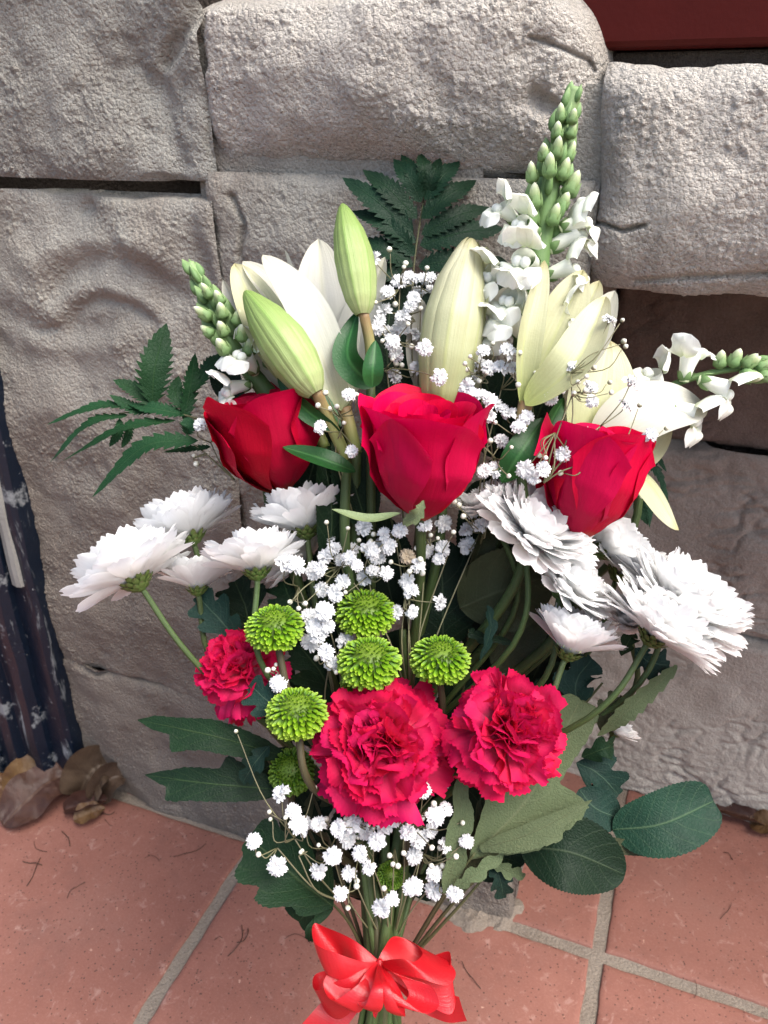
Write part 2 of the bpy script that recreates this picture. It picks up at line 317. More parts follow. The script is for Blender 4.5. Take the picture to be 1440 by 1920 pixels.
def stone_mat(name, base, dark, brown, bs=7.0, amt=0.5, low=None, grain=1.0):
    n = NT(name); pos = n.pos()
    c = n.mix(n.ramp(n.noise(pos, 26, 5, 0.65), [(0.32, 0.0), (0.72, 1.0)]), base, dark)
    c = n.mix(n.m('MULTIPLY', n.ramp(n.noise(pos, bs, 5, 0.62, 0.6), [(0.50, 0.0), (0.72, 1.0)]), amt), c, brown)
    c = n.mix(n.m('MULTIPLY', n.ramp(n.noise(pos, 700, 4, 0.7), [(0.42, 0.0), (0.68, 1.0)]), 0.30), c, tuple(x * 1.45 for x in base))
    c = n.mix(n.m('MULTIPLY', n.ramp(n.noise(pos, 330, 4, 0.75), [(0.54, 0.0), (0.66, 1.0)]), 0.60 * grain), c, tuple(x * 0.45 for x in dark))
    if low:   # band of another tone towards the ground; brown_render's mixes dirt with painted shade
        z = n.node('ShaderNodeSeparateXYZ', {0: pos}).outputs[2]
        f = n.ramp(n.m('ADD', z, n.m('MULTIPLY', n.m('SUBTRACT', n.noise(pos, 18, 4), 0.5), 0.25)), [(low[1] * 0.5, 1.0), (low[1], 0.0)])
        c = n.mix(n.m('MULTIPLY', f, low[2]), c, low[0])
    v1 = n.node('ShaderNodeTexVoronoi', {'Vector': pos, 'Scale': 420.0, 'Randomness': 1.0}).outputs['Distance']
    v2 = n.node('ShaderNodeTexVoronoi', {'Vector': pos, 'Scale': 900.0, 'Randomness': 1.0}).outputs['Distance']
    h = n.m('SUBTRACT', n.m('MULTIPLY', n.noise(pos, 700, 4, 0.8), 1.0), n.m('ADD', n.m('MULTIPLY', n.m('POWER', v1, 1.5), 0.9), n.m('MULTIPLY', v2, 0.45)))
    return n.finish(c, 0.9, n.bump(h, min(1.0, 1.0 * grain), 0.0040), spec=0.15)
STONE_U = stone_mat('pale_render', (0.7252, 0.6750, 0.6114), (0.5586, 0.5111, 0.4550), (0.3332, 0.2555, 0.1896), amt=0.35)
STONE_L = stone_mat('grey_render', (0.5130, 0.4929, 0.4442), (0.3895, 0.3709, 0.3343), (0.1615, 0.1127, 0.0916), amt=0.6)
STONE_B = stone_mat('brown_render', (0.3657, 0.3473, 0.3068), (0.2612, 0.2423, 0.2107), (0.1187, 0.0751, 0.0568), bs=6.0, amt=0.75, low=((0.1568, 0.1296, 0.1081), 0.58, 0.85), grain=0.6)  # browner towards the foot: dirt, plus shade painted into the colour
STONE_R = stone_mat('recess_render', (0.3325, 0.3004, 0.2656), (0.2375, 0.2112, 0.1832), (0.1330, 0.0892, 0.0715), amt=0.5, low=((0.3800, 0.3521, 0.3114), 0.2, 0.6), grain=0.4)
STONE_D = stone_mat('dark_recess_render', (0.165, 0.128, 0.110), (0.115, 0.085, 0.072), (0.085, 0.055, 0.045), amt=0.5, grain=0.4)  # shade under the ledge painted in, over a dirty reddish brown
MORTAR = stone_mat('mortar', (0.15, 0.12, 0.10), (0.10, 0.08, 0.065), (0.06, 0.04, 0.03), amt=0.5)
GROUT = stone_mat('grout', (0.2380, 0.2000, 0.1628), (0.1700, 0.1376, 0.1110), (0.1020, 0.0680, 0.0481), amt=0.5, grain=0.5)
def tile_mat():
    n = NT('terracotta'); pos = n.pos(); r = n.node('ShaderNodeObjectInfo').outputs['Random']
    c = n.mix(n.ramp(n.noise(pos, 20, 5, 0.65), [(0.3, 0.0), (0.75, 1.0)]), (0.2278, 0.0979, 0.0736), (0.1721, 0.0664, 0.0488))
    c = n.mix(n.m('MULTIPLY', n.ramp(n.noise(pos, 480, 4, 0.7), [(0.5, 0.0), (0.75, 1.0)]), 0.45), c, (0.3069, 0.1535, 0.1200))
    c = n.mix(n.m('MULTIPLY', n.ramp(n.noise(pos, 10, 6, 0.7), [(0.5, 0.0), (0.72, 1.0)]), 0.35), c, (0.2697, 0.1494, 0.1200))
    c = n.mix(n.m('MULTIPLY', n.ramp(n.noise(pos, 14, 7, 0.75, 0.5), [(0.52, 0.0), (0.70, 1.0)]), 0.55), c, (0.1395, 0.0622, 0.0496))
    c = n.mix(n.m('MULTIPLY', n.ramp(n.noise(pos, 75, 5, 0.7, 0.8), [(0.58, 0.0), (0.70, 1.0)]), 0.45), c, (0.3906, 0.2490, 0.2120))
    vo = n.node('ShaderNodeTexVoronoi', {'Vector': pos, 'Scale': 230.0, 'Randomness': 1.0})
    dots = n.ramp(n.m('SUBTRACT', vo.outputs['Distance'], n.m('MULTIPLY', n.noise(pos, 330, 2), 0.30)), [(0.0, 1.0), (0.035, 0.0)])
    c = n.mix(n.m('MULTIPLY', dots, 0.75), c, (0.0558, 0.0249, 0.0200))
    sp = n.ramp(n.noise(pos, 170, 3, 0.6), [(0.70, 0.0), (0.74, 1.0)]); c = n.mix(n.m('MULTIPLY', sp, 0.6), c, (0.5115, 0.3154, 0.2400))
    c = n.node('ShaderNodeHueSaturation', {'Color': c, 'Value': n.m('ADD', 0.92, n.m('MULTIPLY', r, 0.16)), 'Hue': 0.5, 'Saturation': 1.0, 'Fac': 1.0}).outputs[0]
    h = n.m('SUBTRACT', n.m('ADD', n.noise(pos, 300, 5, 0.7), n.noise(pos, 30, 2)), n.m('MULTIPLY', dots, 0.8))
    return n.finish(c, n.m('ADD', 0.5, n.m('MULTIPLY', n.noise(pos, 60, 4), 0.3)), n.bump(h, 0.35, 0.0012), spec=0.3)
TILE = tile_mat()
def post_mat():
    n = NT('scuffed_black_paint'); pos = n.pos()
    sv = n.scl(pos, 1.0, 1.0, 0.16)
    f = n.ramp(n.noise(sv, 55, 6, 0.68, 0.4), [(0.59, 0.0), (0.68, 1.0)])
    g = n.ramp(n.noise(pos, 24, 5, 0.7), [(0.60, 0.0), (0.66, 1.0)])
    spk = n.ramp(n.noise(pos, 190, 4, 0.65), [(0.66, 0.0), (0.70, 1.0)])
    k = n.m('MINIMUM', 1.0, n.m('ADD', n.m('MULTIPLY', f, 0.7), n.m('ADD', n.m('MULTIPLY', g, 0.6), n.m('MULTIPLY', spk, 0.6))))
    c = n.mix(k, (0.003, 0.007, 0.016), (0.26, 0.275, 0.29))
    return n.finish(c, n.m('ADD', 0.35, n.m('MULTIPLY', k, 0.45)), n.bump(n.noise(pos, 200, 5, 0.6), 0.4, 0.001), spec=0.45)
POST = post_mat()
def paint(name, col, rough=0.45, bumpy=0.2):
    n = NT(name); pos = n.pos(); c = n.mix(n.noise(pos, 40, 4), col, tuple(x * 0.75 for x in col))
    return n.finish(c, rough, n.bump(n.noise(pos, 250, 4), bumpy, 0.0008), spec=0.15)
REDP = paint('dark_red_paint', (0.065, 0.005, 0.003), 0.5); PALE = paint('pale_paint', (0.55, 0.50, 0.45), 0.6); STRIPM = paint('grey_filler', (0.24, 0.235, 0.22), 0.85, 0.8)
GLASS = paint('dark_window_pane', (0.02, 0.012, 0.012), 0.08, 0.0)
# ---------------------------------------------------------------- floor of terracotta tiles
YW, YR, XC = 0.478, 0.682, -0.062        # pier face, recessed wall face, right corner of the pier
mb = MB(); mb.box((-6, -6, -0.06), (6, 1.2, -0.0025))
floor = put('floor', mb.data('floor', GROUT, smooth=False, world=False)); tag(floor, 'grey grout bed under the terracotta floor tiles', None, None, 'structure')
TS = 0.3355; JX, JY = 0.0149, 0.476; HJ = 0.0054
def tile(x0, x1, y0, y1, sd):
    r = random.Random(sd); mb = MB(); nx, ny = max(8, int((x1 - x0) / 0.011)), max(8, int((y1 - y0) / 0.011))
    gx = np.concatenate([[x0 - 0.0, x0 + 0.0006, x0 + 0.002], np.linspace(x0 + 0.006, x1 - 0.006, nx), [x1 - 0.002, x1 - 0.0006, x1]])
    gy = np.concatenate([[y0, y0 + 0.0006, y0 + 0.002], np.linspace(y0 + 0.006, y1 - 0.006, ny), [y1 - 0.002, y1 - 0.0006, y1]])
    X, Y = np.meshgrid(gx, gy); e = np.minimum(np.minimum(X - x0, x1 - X), np.minimum(Y - y0, y1 - Y))
    Z = np.interp(e, [0, 0.0006, 0.002, 0.006], [-0.006, -0.0012, -0.0003, 0.0]) + 0.0006 * fbm(X * 12, Y * 12, 3, sd)
    wob = 0.0012 * fbm(X * 35, Y * 35, 3, sd + 5)
    mb.grid(np.stack([X + wob, Y + wob[::-1, ::-1], Z], -1)); return mb.data('tile', TILE, world=False)
for i in range(-5, 5):
    for j in range(-4, 1):
        x0, y0 = JX + i * TS + HJ, JY + j * TS + HJ
        put('tile', tile(x0, x0 + TS - 2 * HJ, y0, y0 + TS - 2 * HJ, (i + 20) * 31 + j + 7), floor)
mb = MB()
for i in range(70):
    x = rng.uniform(-0.75, 0.75); y = rng.uniform(0.05, 0.47) if rng.random() < 0.5 else rng.uniform(0.36, 0.66)
    if y > YW - 0.01 and x < XC + 0.03: y = rng.uniform(0.36, 0.47)
    a = rng.uniform(0, 6.28); L = rng.uniform(0.004, 0.035); k = rng.uniform(-1.2, 1.2); t = np.linspace(-0.5, 0.5, 7)
    pts = np.stack([x + L * t * np.cos(a + k * t), y + L * t * np.sin(a + k * t), np.full(7, 0.0012) + 0.001 * np.sin(t * 9)], -1)
    mb.tube(pts, rng.uniform(0.0002, 0.0005), 5)
tag(put('debris', mb.data('debris', DEAD[0], world=False)), 'thin dry twigs and threads littering the terracotta floor', None, None, 'stuff')

# ---------------------------------------------------------------- stone wall with pier, sill and recess
wall = thing('stone_wall', 'rough grey wall of large rounded stones with a deep recess under a ledge', 'wall', (-0.3, YW, 0.0))
def stone(x0, x1, z0, z1, Y, mat, rl=0.01, rr=0.01, rb=0.01, rt=0.01, bulge=0.006, dx=0.00085, sd=0, rough=1.0, big=0.004, carve=None, wob=0.004, plane='XZ', deep=0.05, rd=.02):
    nx, nz = int((x1 - x0) / dx) + 2, int((z1 - z0) / dx) + 2
    X, Z = np.meshgrid(np.linspace(x0, x1, nx), np.linspace(z0, z1, nz))
    wx = wob * fbm(X * 14, Z * 14, 4, sd + 3); wz = wob * fbm(X * 14, Z * 14, 4, sd + 9)
    y = np.zeros_like(X)
    dl, dr, db, dt = deep if isinstance(deep, tuple) else (deep,) * 4
    for e, r, dpe in ((X - x0 + wx, rl, dl), (x1 - X + wx, rr, dr), (Z - z0 + wz, rb, db), (z1 - Z + wz, rt, dt)):
        k = np.clip(1 - e / r, 0, 1.0); y = y + np.where(k > 0, min(r, rd) * (1 - np.sqrt(np.clip(1 - k * k, 0, 1))), 0) + np.where(k > 0.93, (k - 0.93) / 0.07 * dpe, 0)
    u = (X - x0) / (x1 - x0) * 2 - 1; v = (Z - z0) / (z1 - z0) * 2 - 1
    y = y - bulge * (1 - u * u) * (1 - v * v)
    y = y - big * fbm(X * 11, Z * 11, 3, sd)
    patch = np.clip(.75 + 1.1 * fbm(X * 16, Z * 16, 3, sd + 44), .12, 1.6)
    y = y - .85 * rough * (.0013 * patch * grains(X, Z, 360, sd + 40, .75) + .0020 * np.clip(patch - .35, 0, 1) * grains(X, Z, 190, sd + 50, .33) + .0006 * fbm(X * 90, Z * 90, 3, sd + 70))
    pits = np.clip(perlin(X * 45, Z * 45, sd + 60) - 0.55, 0, 1) * np.clip(0.5 + perlin(X * 9, Z * 9, sd + 61), 0, 1); y = y + rough * 0.012 * pits
    if carve is not None: y = y + carve(X, Z)
    if plane == 'XZ': pos = np.stack([X, Y + y, Z], -1)
    else: pos = np.stack([Y - y, X, Z], -1)
    mb = MB(); mb.grid(pos); return put('stone', mb.data('stone', mat, world=False), wall)
def groove(pts, wd, dp):
    pts = np.array(pts)
    def f(X, Z):
        best = np.full(X.shape, 9.0)
        for a, b in zip(pts[:-1], pts[1:]):
            d = b - a; t = np.clip(((X - a[0]) * d[0] + (Z - a[1]) * d[1]) / (d @ d), 0, 1)
            best = np.minimum(best, np.hypot(X - a[0] - t * d[0], Z - a[1] - t * d[1]))
        best = best * (1 + 0.6 * perlin(X * 60, Z * 60, 8))
        return dp * np.exp(-(best / wd) ** 2)
    return f
def both(*fs): return lambda X, Z: sum(f(X, Z) for f in fs)
def wallpt(px, py, Y):
    u, v = (px - 720) / FPX, (py - 960) / FPX; r = AR * u - AU * v + AF; d = Y / r.y; q = r * d; return (q.x, q.z + CAMH)
def arcs(X, Z):
    r = np.zeros_like(X)
    for (px, py, ra, rb, a0, a1, dp) in ((230, 640, .070, .058, .5, 2.9, .007), (215, 650, .045, .034, .3, 3.2, .006), (120, 590, .075, .085, .2, 1.7, .006), (80, 480, .085, .055, 3.6, 5.9, .005), (300, 560, .04, .075, -1.2, .8, .006)):
        cx, cz = wallpt(px, py, YW); ang = np.arctan2((Z - cz) / rb, (X - cx) / ra); rad = np.hypot((X - cx) / ra, (Z - cz) / rb)
        ang = np.where(ang < a0 - 0.6, ang + 6.2832, ang)
        m = np.clip((ang - a0) / 0.5, 0, 1) * np.clip((a1 - ang) / 0.5, 0, 1)
        r = r + .62 * dp * m * (np.exp(-((rad - 1) / 0.16) ** 2) - 0.7 * np.exp(-((rad - 1.28) / 0.18) ** 2))
    return r
xj, _ = wallpt(372, 200, YW)
crack = lambda pp, Y=YW, wd=.0012, dp=.006: groove([wallpt(a, b, Y) for a, b in pp], wd, dp)
zc = wallpt(300, 1290, YW)[1]; xl = wallpt(410, 600, YW)[0]
# upper course of the pier
stone(-.68, xj + .004, .610, .78, YW, STONE_L, rr=.010, rb=.010, bulge=.004, sd=11, big=.007, rd=.006, carve=both(crack([(300, 120), (340, 60), (372, 20)], wd=.005, dp=.008), crack([(250, 120), (300, 200), (330, 300)], wd=.010, dp=.005)), deep=(0, 0, .02, 0))
stone(xj - .003, XC + .003, .612, .738, YW - .004, STONE_U, rl=.014, rr=.040, rt=.105, rb=.105, bulge=.020, sd=23, big=.007, rd=.044, carve=both(lambda X, Z: .35 * np.clip(np.hypot(np.clip(X - XC + .045, 0, 1) / .045, np.clip(Z - .655, 0, 1) / .055) - .9, 0, 2) ** 1.5, crack([(995, 70), (1040, 85), (1095, 110), (1105, 130)], wd=.0010, dp=.004), crack([(1000, 180), (1020, 195), (1035, 205)], wd=.005, dp=.008), crack([(370, 30), (365, 80), (372, 120), (358, 180), (362, 240), (380, 300)], wd=.003, dp=.008)), deep=0)
# lower courses of the pier
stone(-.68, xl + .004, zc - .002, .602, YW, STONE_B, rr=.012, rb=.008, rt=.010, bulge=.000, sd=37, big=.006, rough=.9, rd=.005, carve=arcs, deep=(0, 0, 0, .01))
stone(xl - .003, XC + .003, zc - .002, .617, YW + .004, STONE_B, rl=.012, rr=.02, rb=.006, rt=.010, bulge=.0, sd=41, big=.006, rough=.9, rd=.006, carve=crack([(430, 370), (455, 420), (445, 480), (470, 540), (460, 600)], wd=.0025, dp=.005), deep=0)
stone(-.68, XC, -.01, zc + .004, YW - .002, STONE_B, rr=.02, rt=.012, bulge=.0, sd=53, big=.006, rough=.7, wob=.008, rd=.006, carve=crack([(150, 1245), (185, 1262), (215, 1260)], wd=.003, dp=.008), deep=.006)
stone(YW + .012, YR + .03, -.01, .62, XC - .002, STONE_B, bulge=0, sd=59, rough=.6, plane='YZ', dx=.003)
# ledge stone over the recess
stone(XC - .001, .50, .556, .677, YW - .004, STONE_U, rl=.020, rr=.02, rb=.060, rt=.020, bulge=.012, sd=71, big=.006, rough=1.0, wob=.005, rd=.026, carve=both(crack([(1090, 425), (1130, 420), (1170, 432), (1210, 420)], wd=.0010, dp=.006), crack([(1190, 530), (1300, 520), (1440, 512)], wd=.0015, dp=.004)), deep=(0, .05, .20, .05))
# recessed wall
def wrinkle(X, Z):
    wx = .012 * fbm(X * 18, Z * 18, 2, 5); wz = .010 * fbm(X * 18, Z * 18, 2, 6); m = np.clip(.6 + perlin(X * 9, Z * 9, 81), .15, 1.2)
    a = perlin((X + wx) * 30 + Z * 22, (Z + wz) * 62 - X * 18, 77); b = perlin((X - wz) * 95, (Z + wx) * 120 + X * 20, 79)
    return m * (.0048 * np.exp(-(a / .16) ** 2) * np.clip(.5 + 1.4 * perlin(X * 22, Z * 22, 83), 0, 1) + .0014 * np.exp(-(b / .2) ** 2))
z1, z2 = wallpt(1330, 848, YR)[1], wallpt(1396, 1202, YR)[1]
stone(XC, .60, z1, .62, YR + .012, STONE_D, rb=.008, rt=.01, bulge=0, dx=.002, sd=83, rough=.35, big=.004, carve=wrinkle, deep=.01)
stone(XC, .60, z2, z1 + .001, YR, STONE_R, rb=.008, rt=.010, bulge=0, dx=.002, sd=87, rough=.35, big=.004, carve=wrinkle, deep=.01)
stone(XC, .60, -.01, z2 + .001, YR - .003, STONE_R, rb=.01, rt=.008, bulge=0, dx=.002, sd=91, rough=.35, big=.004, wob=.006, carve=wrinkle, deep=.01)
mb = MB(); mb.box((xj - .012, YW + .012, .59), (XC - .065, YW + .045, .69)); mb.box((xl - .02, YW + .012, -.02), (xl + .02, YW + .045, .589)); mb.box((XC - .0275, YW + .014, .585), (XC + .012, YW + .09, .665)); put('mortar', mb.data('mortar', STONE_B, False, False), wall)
mb = MB(); mb.box((-.80, YW + .046, -.02), (XC - .03, YR + .2, .98)); mb.box((XC - .02, YR + .05, -.02), (.8, YR + .2, .98)); mb.box((XC - .028, YW + .092, .55), (XC + .03, YR, .665)); mb.box((XC + .032, YW + .10, .56), (.72, YR + .1, .672))
put('mortar', mb.data('mortar', MORTAR, False, False), wall)
# lump of spilt mortar at the foot of the pier's corner
_q = wallpt; u_, v_ = (895 - 720) / FPX, (1688 - 960) / FPX; r_ = AR * u_ - AU * v_ + AF; d_ = -CAMH / r_.z; cx, cy = r_.x * d_, r_.y * d_
mb = MB(); X, Z = np.meshgrid(np.linspace(cx - .06, cx + .06, 90), np.linspace(cy - .05, cy + .05, 80)); rr = np.hypot((X - cx) / .036, (Z - cy) / .030) + .45 * fbm(X * 40, Z * 40, 3, 5)
mb.grid(np.stack([X, Z, .009 * np.clip(1 - rr, 0, 1) ** .6 - .0015 + .0005 * fbm(X * 130, Z * 130, 3, 6)], -1)); put('mortar_lump', mb.data('mortar_lump', GROUT, world=False), wall)

# ---------------------------------------------------------------- red window frame above the ledge, black post at the left
fr = thing('window_frame', 'dark red painted window frame resting above the pale ledge stone', 'window frame', (.2, YW + .05, .69))
def bar(lo, hi, mat, b=.004):
    mb = MB(); x0, y0, z0 = lo; x1, y1, z1 = hi
    yz = np.array([(y0, z0 + b), (y0, z1 - b), (y0 + b * .3, z1 - b * .3), (y0 + b, z1), (y1, z1), (y1, z0), (y0 + b, z0), (y0 + b * .3, z0 + b * .3)])
    xs = np.linspace(x0, x1, 12); rows = np.stack([np.stack([np.full(8, x), yz[:, 0], yz[:, 1]], -1) for x in xs])
    mb.grid(rows, wrap=True)
    for x, o in ((x0, 1), (x1, -1)):
        mb.grid(np.stack([np.stack([np.full(8, x), yz[:, 0], yz[:, 1]], -1), np.tile([x, (y0 + y1) / 2, (z0 + z1) / 2], (8, 1))]), wrap=True)
    return mb
put('bottom_rail', bar((XC - .04, YW + .034, .682), (.80, YW + .075, .731), REDP).data('bottom_rail', REDP, False, False), fr)
put('sill_strip', bar((XC - .04, YW + .030, .7335), (.80, YW + .06, .745), PALE, .002).data('sill_strip', PALE, False, False), fr)
put('window_pane', bar((XC - .04, YW + .064, .747), (.80, YW + .07, .98), GLASS, .001).data('window_pane', GLASS, False, False), fr)
put('packer', bar((XC - .04, YW + .045, .668), (.80, YW + .09, .6815), MORTAR, .002).data('packer', MORTAR, False, False), fr)
post = thing('metal_post', 'black ribbed metal post with worn paint and pale scuffs', 'post', (-.62, .44, 0))
def extr(profile, z0, z1, n, sd):
    p = np.array(profile); d = np.linalg.norm(np.diff(p, axis=0), axis=1); cum = np.r_[0, np.cumsum(d)]
    tt = np.unique(np.r_[np.linspace(0, cum[-1], 90), cum]); q = np.stack([np.interp(tt, cum, p[:, k]) for k in (0, 1)], -1); zs = np.linspace(z0, z1, n)
    rows = np.stack([np.stack([q[:, 0] + .0012 * perlin(q[:, 0] * 60, q[:, 0] * 0 + z * 14, sd), q[:, 1] + .0015 * perlin(q[:, 0] * 50, q[:, 0] * 0 + z * 20, sd + 2), np.full(len(q), z)], -1) for z in zs])
    mb = MB(); mb.grid(rows); return mb
put('outer_rib', extr([(-.80, .440), (-.640, .440), (-.632, .436), (-.622, .436), (-.618, .446), (-.618, .475)], .002, .98, 120, 3).data('outer_rib', POST, True, False), post)
put('inner_rib', extr([(-.620, .452), (-.600, .447), (-.588, .447), (-.584, .456), (-.572, .456), (-.566, .448), (-.556, .448), (-.551, .456), (-.551, .485)], .010, .98, 120, 5).data('inner_rib', POST, True, False), post)
put('flange', extr([(-.553, .462), (-.530, .461), (-.526, .465), (-.525, .490)], .014, .98, 120, 7).data('flange', POST, True, False), post)
put('filler_strip', extr([(-.5485, .463), (-.5470, .4585), (-.541, .457), (-.536, .4585), (-.5345, .463)], .26, .98, 150, 9).data('filler_strip', STRIPM, True, False), post)

def gp(px, py, h=.006):
    u, v = (px - 720) / FPX, (py - 960) / FPX; r = AR * u - AU * v + AF; d = (h - CAMH) / r.z; q = r * d; return (q.x, q.y, h)
# ---------------------------------------------------------------- dry leaves on the floor
def dead(name, label, at, ang, L, hw, mat, tilt, cup, curl, seed, roll=0.0):
    x, y, z = at; t = np.linspace(0, 1, 5); dx, dy = math.cos(ang), math.sin(ang)
    c = np.stack([x + dx * L * t, y + dy * L * t, z + tilt * t + curl * np.sin(t * 3.1)], -1)
    n = np.array((-dy * math.sin(roll), dx * math.sin(roll), math.cos(roll)))
    g = ribbon(c, hw, OVATE, n, cup, (.16, 2.3), nu=21, nv=60, seed=seed, keel=.05); uu, vv = np.meshgrid(np.linspace(0, 3, 21), np.linspace(0, 7, 60)); g = g + n * (.03 * hw * fbm(uu + seed * 3.1, vv, 3, seed))[..., None] * 2.0
    mb = MB(); mb.grid(g); 
    o = put(name, mb.data(name, mat, world=False)); return tag(o, label, 'dry leaf', 'dry leaves on the floor')
def dl(label, p, q, hw, mat, tilt, cup, curl, seed, roll=0.0):
    a, b = np.array(gp(*p)), np.array(gp(*q)); d = b - a; dead('dry_leaf', label, tuple(a), math.atan2(d[1], d[0]), float(np.hypot(d[0], d[1])), hw, mat, tilt, cup, curl, seed, roll)
dl('large brown dry leaf lying in front of the foot of the black post', (6, 1548), (150, 1462), .025, DEAD[0], .018, .25, .010, 1, -.35)
dl('yellowish tan dry leaf under the large brown leaf at the left edge', (-30, 1520), (30, 1470), .026, DEAD[1], .012, .25, .006, 2, -.3)
dl('tan leaf edge showing behind the large brown leaf against the post', (20, 1500), (110, 1452), .022, DEAD[1], .016, .3, .012, 12, -.7)
dl('curled greyish dry leaf standing against the wall by the post', (148, 1490), (222, 1468), .024, DEAD[2], .022, .9, .018, 3, -.8)
dl('narrow rolled brown dry leaf in front of the curled greyish leaf', (120, 1520), (206, 1505), .010, DEAD[0], .004, 1.1, .004, 4, -.5)
dl('pale tan leaf edge poking out below the rolled brown leaf', (138, 1538), (198, 1518), .011, DEAD[1], .002, .4, .002, 5, -.3)
dl('crinkled buff dry leaf farthest along the wall from the post', (185, 1500), (240, 1480), .015, DEAD[2], .016, 1.2, .014, 6, -.7)
dl('long rolled brown leaf at the foot of the recessed wall', (1335, 1515), (1450, 1555), .009, DEAD[0], .004, 1.0, .003, 7, -.4)
dl('tan leaf lying beside the rolled leaf under the recessed wall', (1405, 1545), (1475, 1570), .012, DEAD[1], .006, .5, .005, 8, -.4)
dl('reddish brown dry leaf on the mortar by the corner of the pier', (925, 1692), (968, 1655), .011, DEAD[0], .004, .6, .006, 9)
dl('rust brown leaf lying on the tiles behind the bouquet near the recess', (1110, 1440), (1175, 1420), .022, DEAD[0], .030, .4, .006, 10, -.5)
# ---------------------------------------------------------------- the bouquet
BIND = np.array((715.0, 1800.0)); BD = .435
def base_at(px, py, d): return toW(P(px, py, d))
_sk = [0]
def stem_path(px, py, d, start=None, tail=True):
    """From a flower head down to the binding point, then on to the floor."""
    i = _sk[0]; _sk[0] += 1
    a = i * 2.4; off = np.array((22 * math.cos(a), 0.0)); k = P(BIND[0] + off[0], BIND[1], BD + .012 * math.sin(a))
    h = P(px, py, d); s = np.array(start, float) if start is not None else np.array((0, -1, -.15))
    L = np.linalg.norm(h - k); c = [h, h + nrm(s) * L * .22, k + (h - k) * .38 * np.array((.75, 1, .8)) , k]
    c[2] = k + (h - k) * np.array((.22, .42, .30)); c[2][2] = min(c[2][2], -.458)
    e = k + np.array((off[0] * -.00035 + (k[0] - h[0]) * .18, -.118 - .01 * math.sin(a * 3), .0))
    return spline(c + ([e, e + (e - k) * .9] if tail else []), 40 if tail else 26)
def add_stem(par, px, py, d, r=.0022, start=None, mat=None, name='stem', tail=True, tr=None):
    mb = MB(); p = stem_path(px, py, d, start, tail); mb.tube(p, np.linspace(r * .9, r * 1.1, len(p)), 8); return put(name, mb.data(name, mat or STEM), par)
def leafpart(par, name, ctrl, hw, mat, n=(0, 0, 1), d=None, **kw):
    """ctrl: list of (px, py, depth); hw in photo pixels at that depth."""
    c = np.array([P(*q) for q in ctrl]); mb = MB(); mb.grid(ribbon(c, hw * ctrl[len(ctrl) // 2][2] / FPX, n=n, **kw)); return put(name, mb.data(name, mat), par)
def saw(nt, amp): return lambda t, s: 1 - amp * ((t * nt + (0.3 if s > 0 else 0)) % 1.0)
def lobed(nl, dep, teeth=22, ta=.06, ph=(0, .35)):
    def f(t, s):
        k = np.abs(np.cos(np.pi * (nl * t + (ph[0] if s < 0 else ph[1])))) ** 4
        return (1 - dep * k) * (1 - ta * ((t * teeth) % 1.0))
    return f

# ---- roses
def rose(label, px, py, d, axis, Rr, H, seed, mat, n_in=12, outer=(), spin=0.0):
    r = random.Random(seed); t0 = thing('rose', label, 'rose', base_at(px, py, d), 'red roses'); fm = frameW(P(px, py, d), axis, spin)
    prt = np.array([0, .12, .30, .52, .78, 1.0]); prr = np.array([.12, .46, .80, .98, 1.0, 1.02])
    def petal(phi, ri, hi, Wd, curl, spiral, sd, tip=0.0, flare=0.0, roll=0.0):
        nu, nv = 25, 28; S, T = np.meshgrid(np.linspace(-1, 1, nu), np.linspace(0, 1, nv))
        wid = Wd * (0.42 + 0.58 * np.sin(np.clip(T * 1.25, 0, 1) * np.pi / 2)) 
        ang = phi + S * wid
        r0 = np.interp(T, prt, prr); r0 = r0 * ri + flare * T ** 2.2
        z = hi * (T * (1 - .26 * np.abs(S) ** 2.8 * T) + tip * np.exp(-(S / .22) ** 2) * T ** 6)
        k = np.clip((T - .74) / .26, 0, 1) ** 1.8
        lip = curl * (1 + .35 * np.sin(S * 3.1 + sd)) 
        r0 = r0 + lip * k; z = z - np.abs(lip) * .55 * k ** 1.7
        ks = np.clip((np.abs(S) - .72) / .28, 0, 1) ** 1.8 * np.clip(T * 2 - .4, 0, 1)
        r0 = r0 + roll * ks + spiral * S
        x, y = 25 * np.cos(ang) * ri + sd, 25 * np.sin(ang) * ri + T * 1.6
        r0 = r0 + .0009 * fbm(ang * 1.6 + sd, T * 2.4, 2, int(sd * 7) % 90)
        return np.stack([r0 * np.cos(ang), r0 * np.sin(ang), z], -1)
    for i in range(n_in):
        f = i / (n_in - 1); ri = Rr * (.12 + .76 * f ** .95)
        mb = MB(); mb.grid(petal(i * 2.4 + .4, ri, H * (.90 + .06 * f + r.uniform(-.02, .015)), 1.75 - .5 * f, (.0006 + .0026 * f), .06 * Rr, r.uniform(0, 9), roll=.0012 * f))
        put('petal', mb.data('petal', mat, world=False), t0, fm)
    for (deg, rs, hs, Wd, curl, tip, flare, roll) in outer:
        mb = MB(); mb.grid(petal(math.radians(deg), Rr * rs, H * hs, Wd, curl, .05 * Rr, r.uniform(0, 9), tip, flare, roll)); put('petal', mb.data('petal', mat, world=False), t0, fm)
    add_stem(t0, px, py, d, .0030, -np.array(axis) + np.array((0, -.6, -.3)))
    return t0
_ax = lambda x, y, z: (x, y, z)
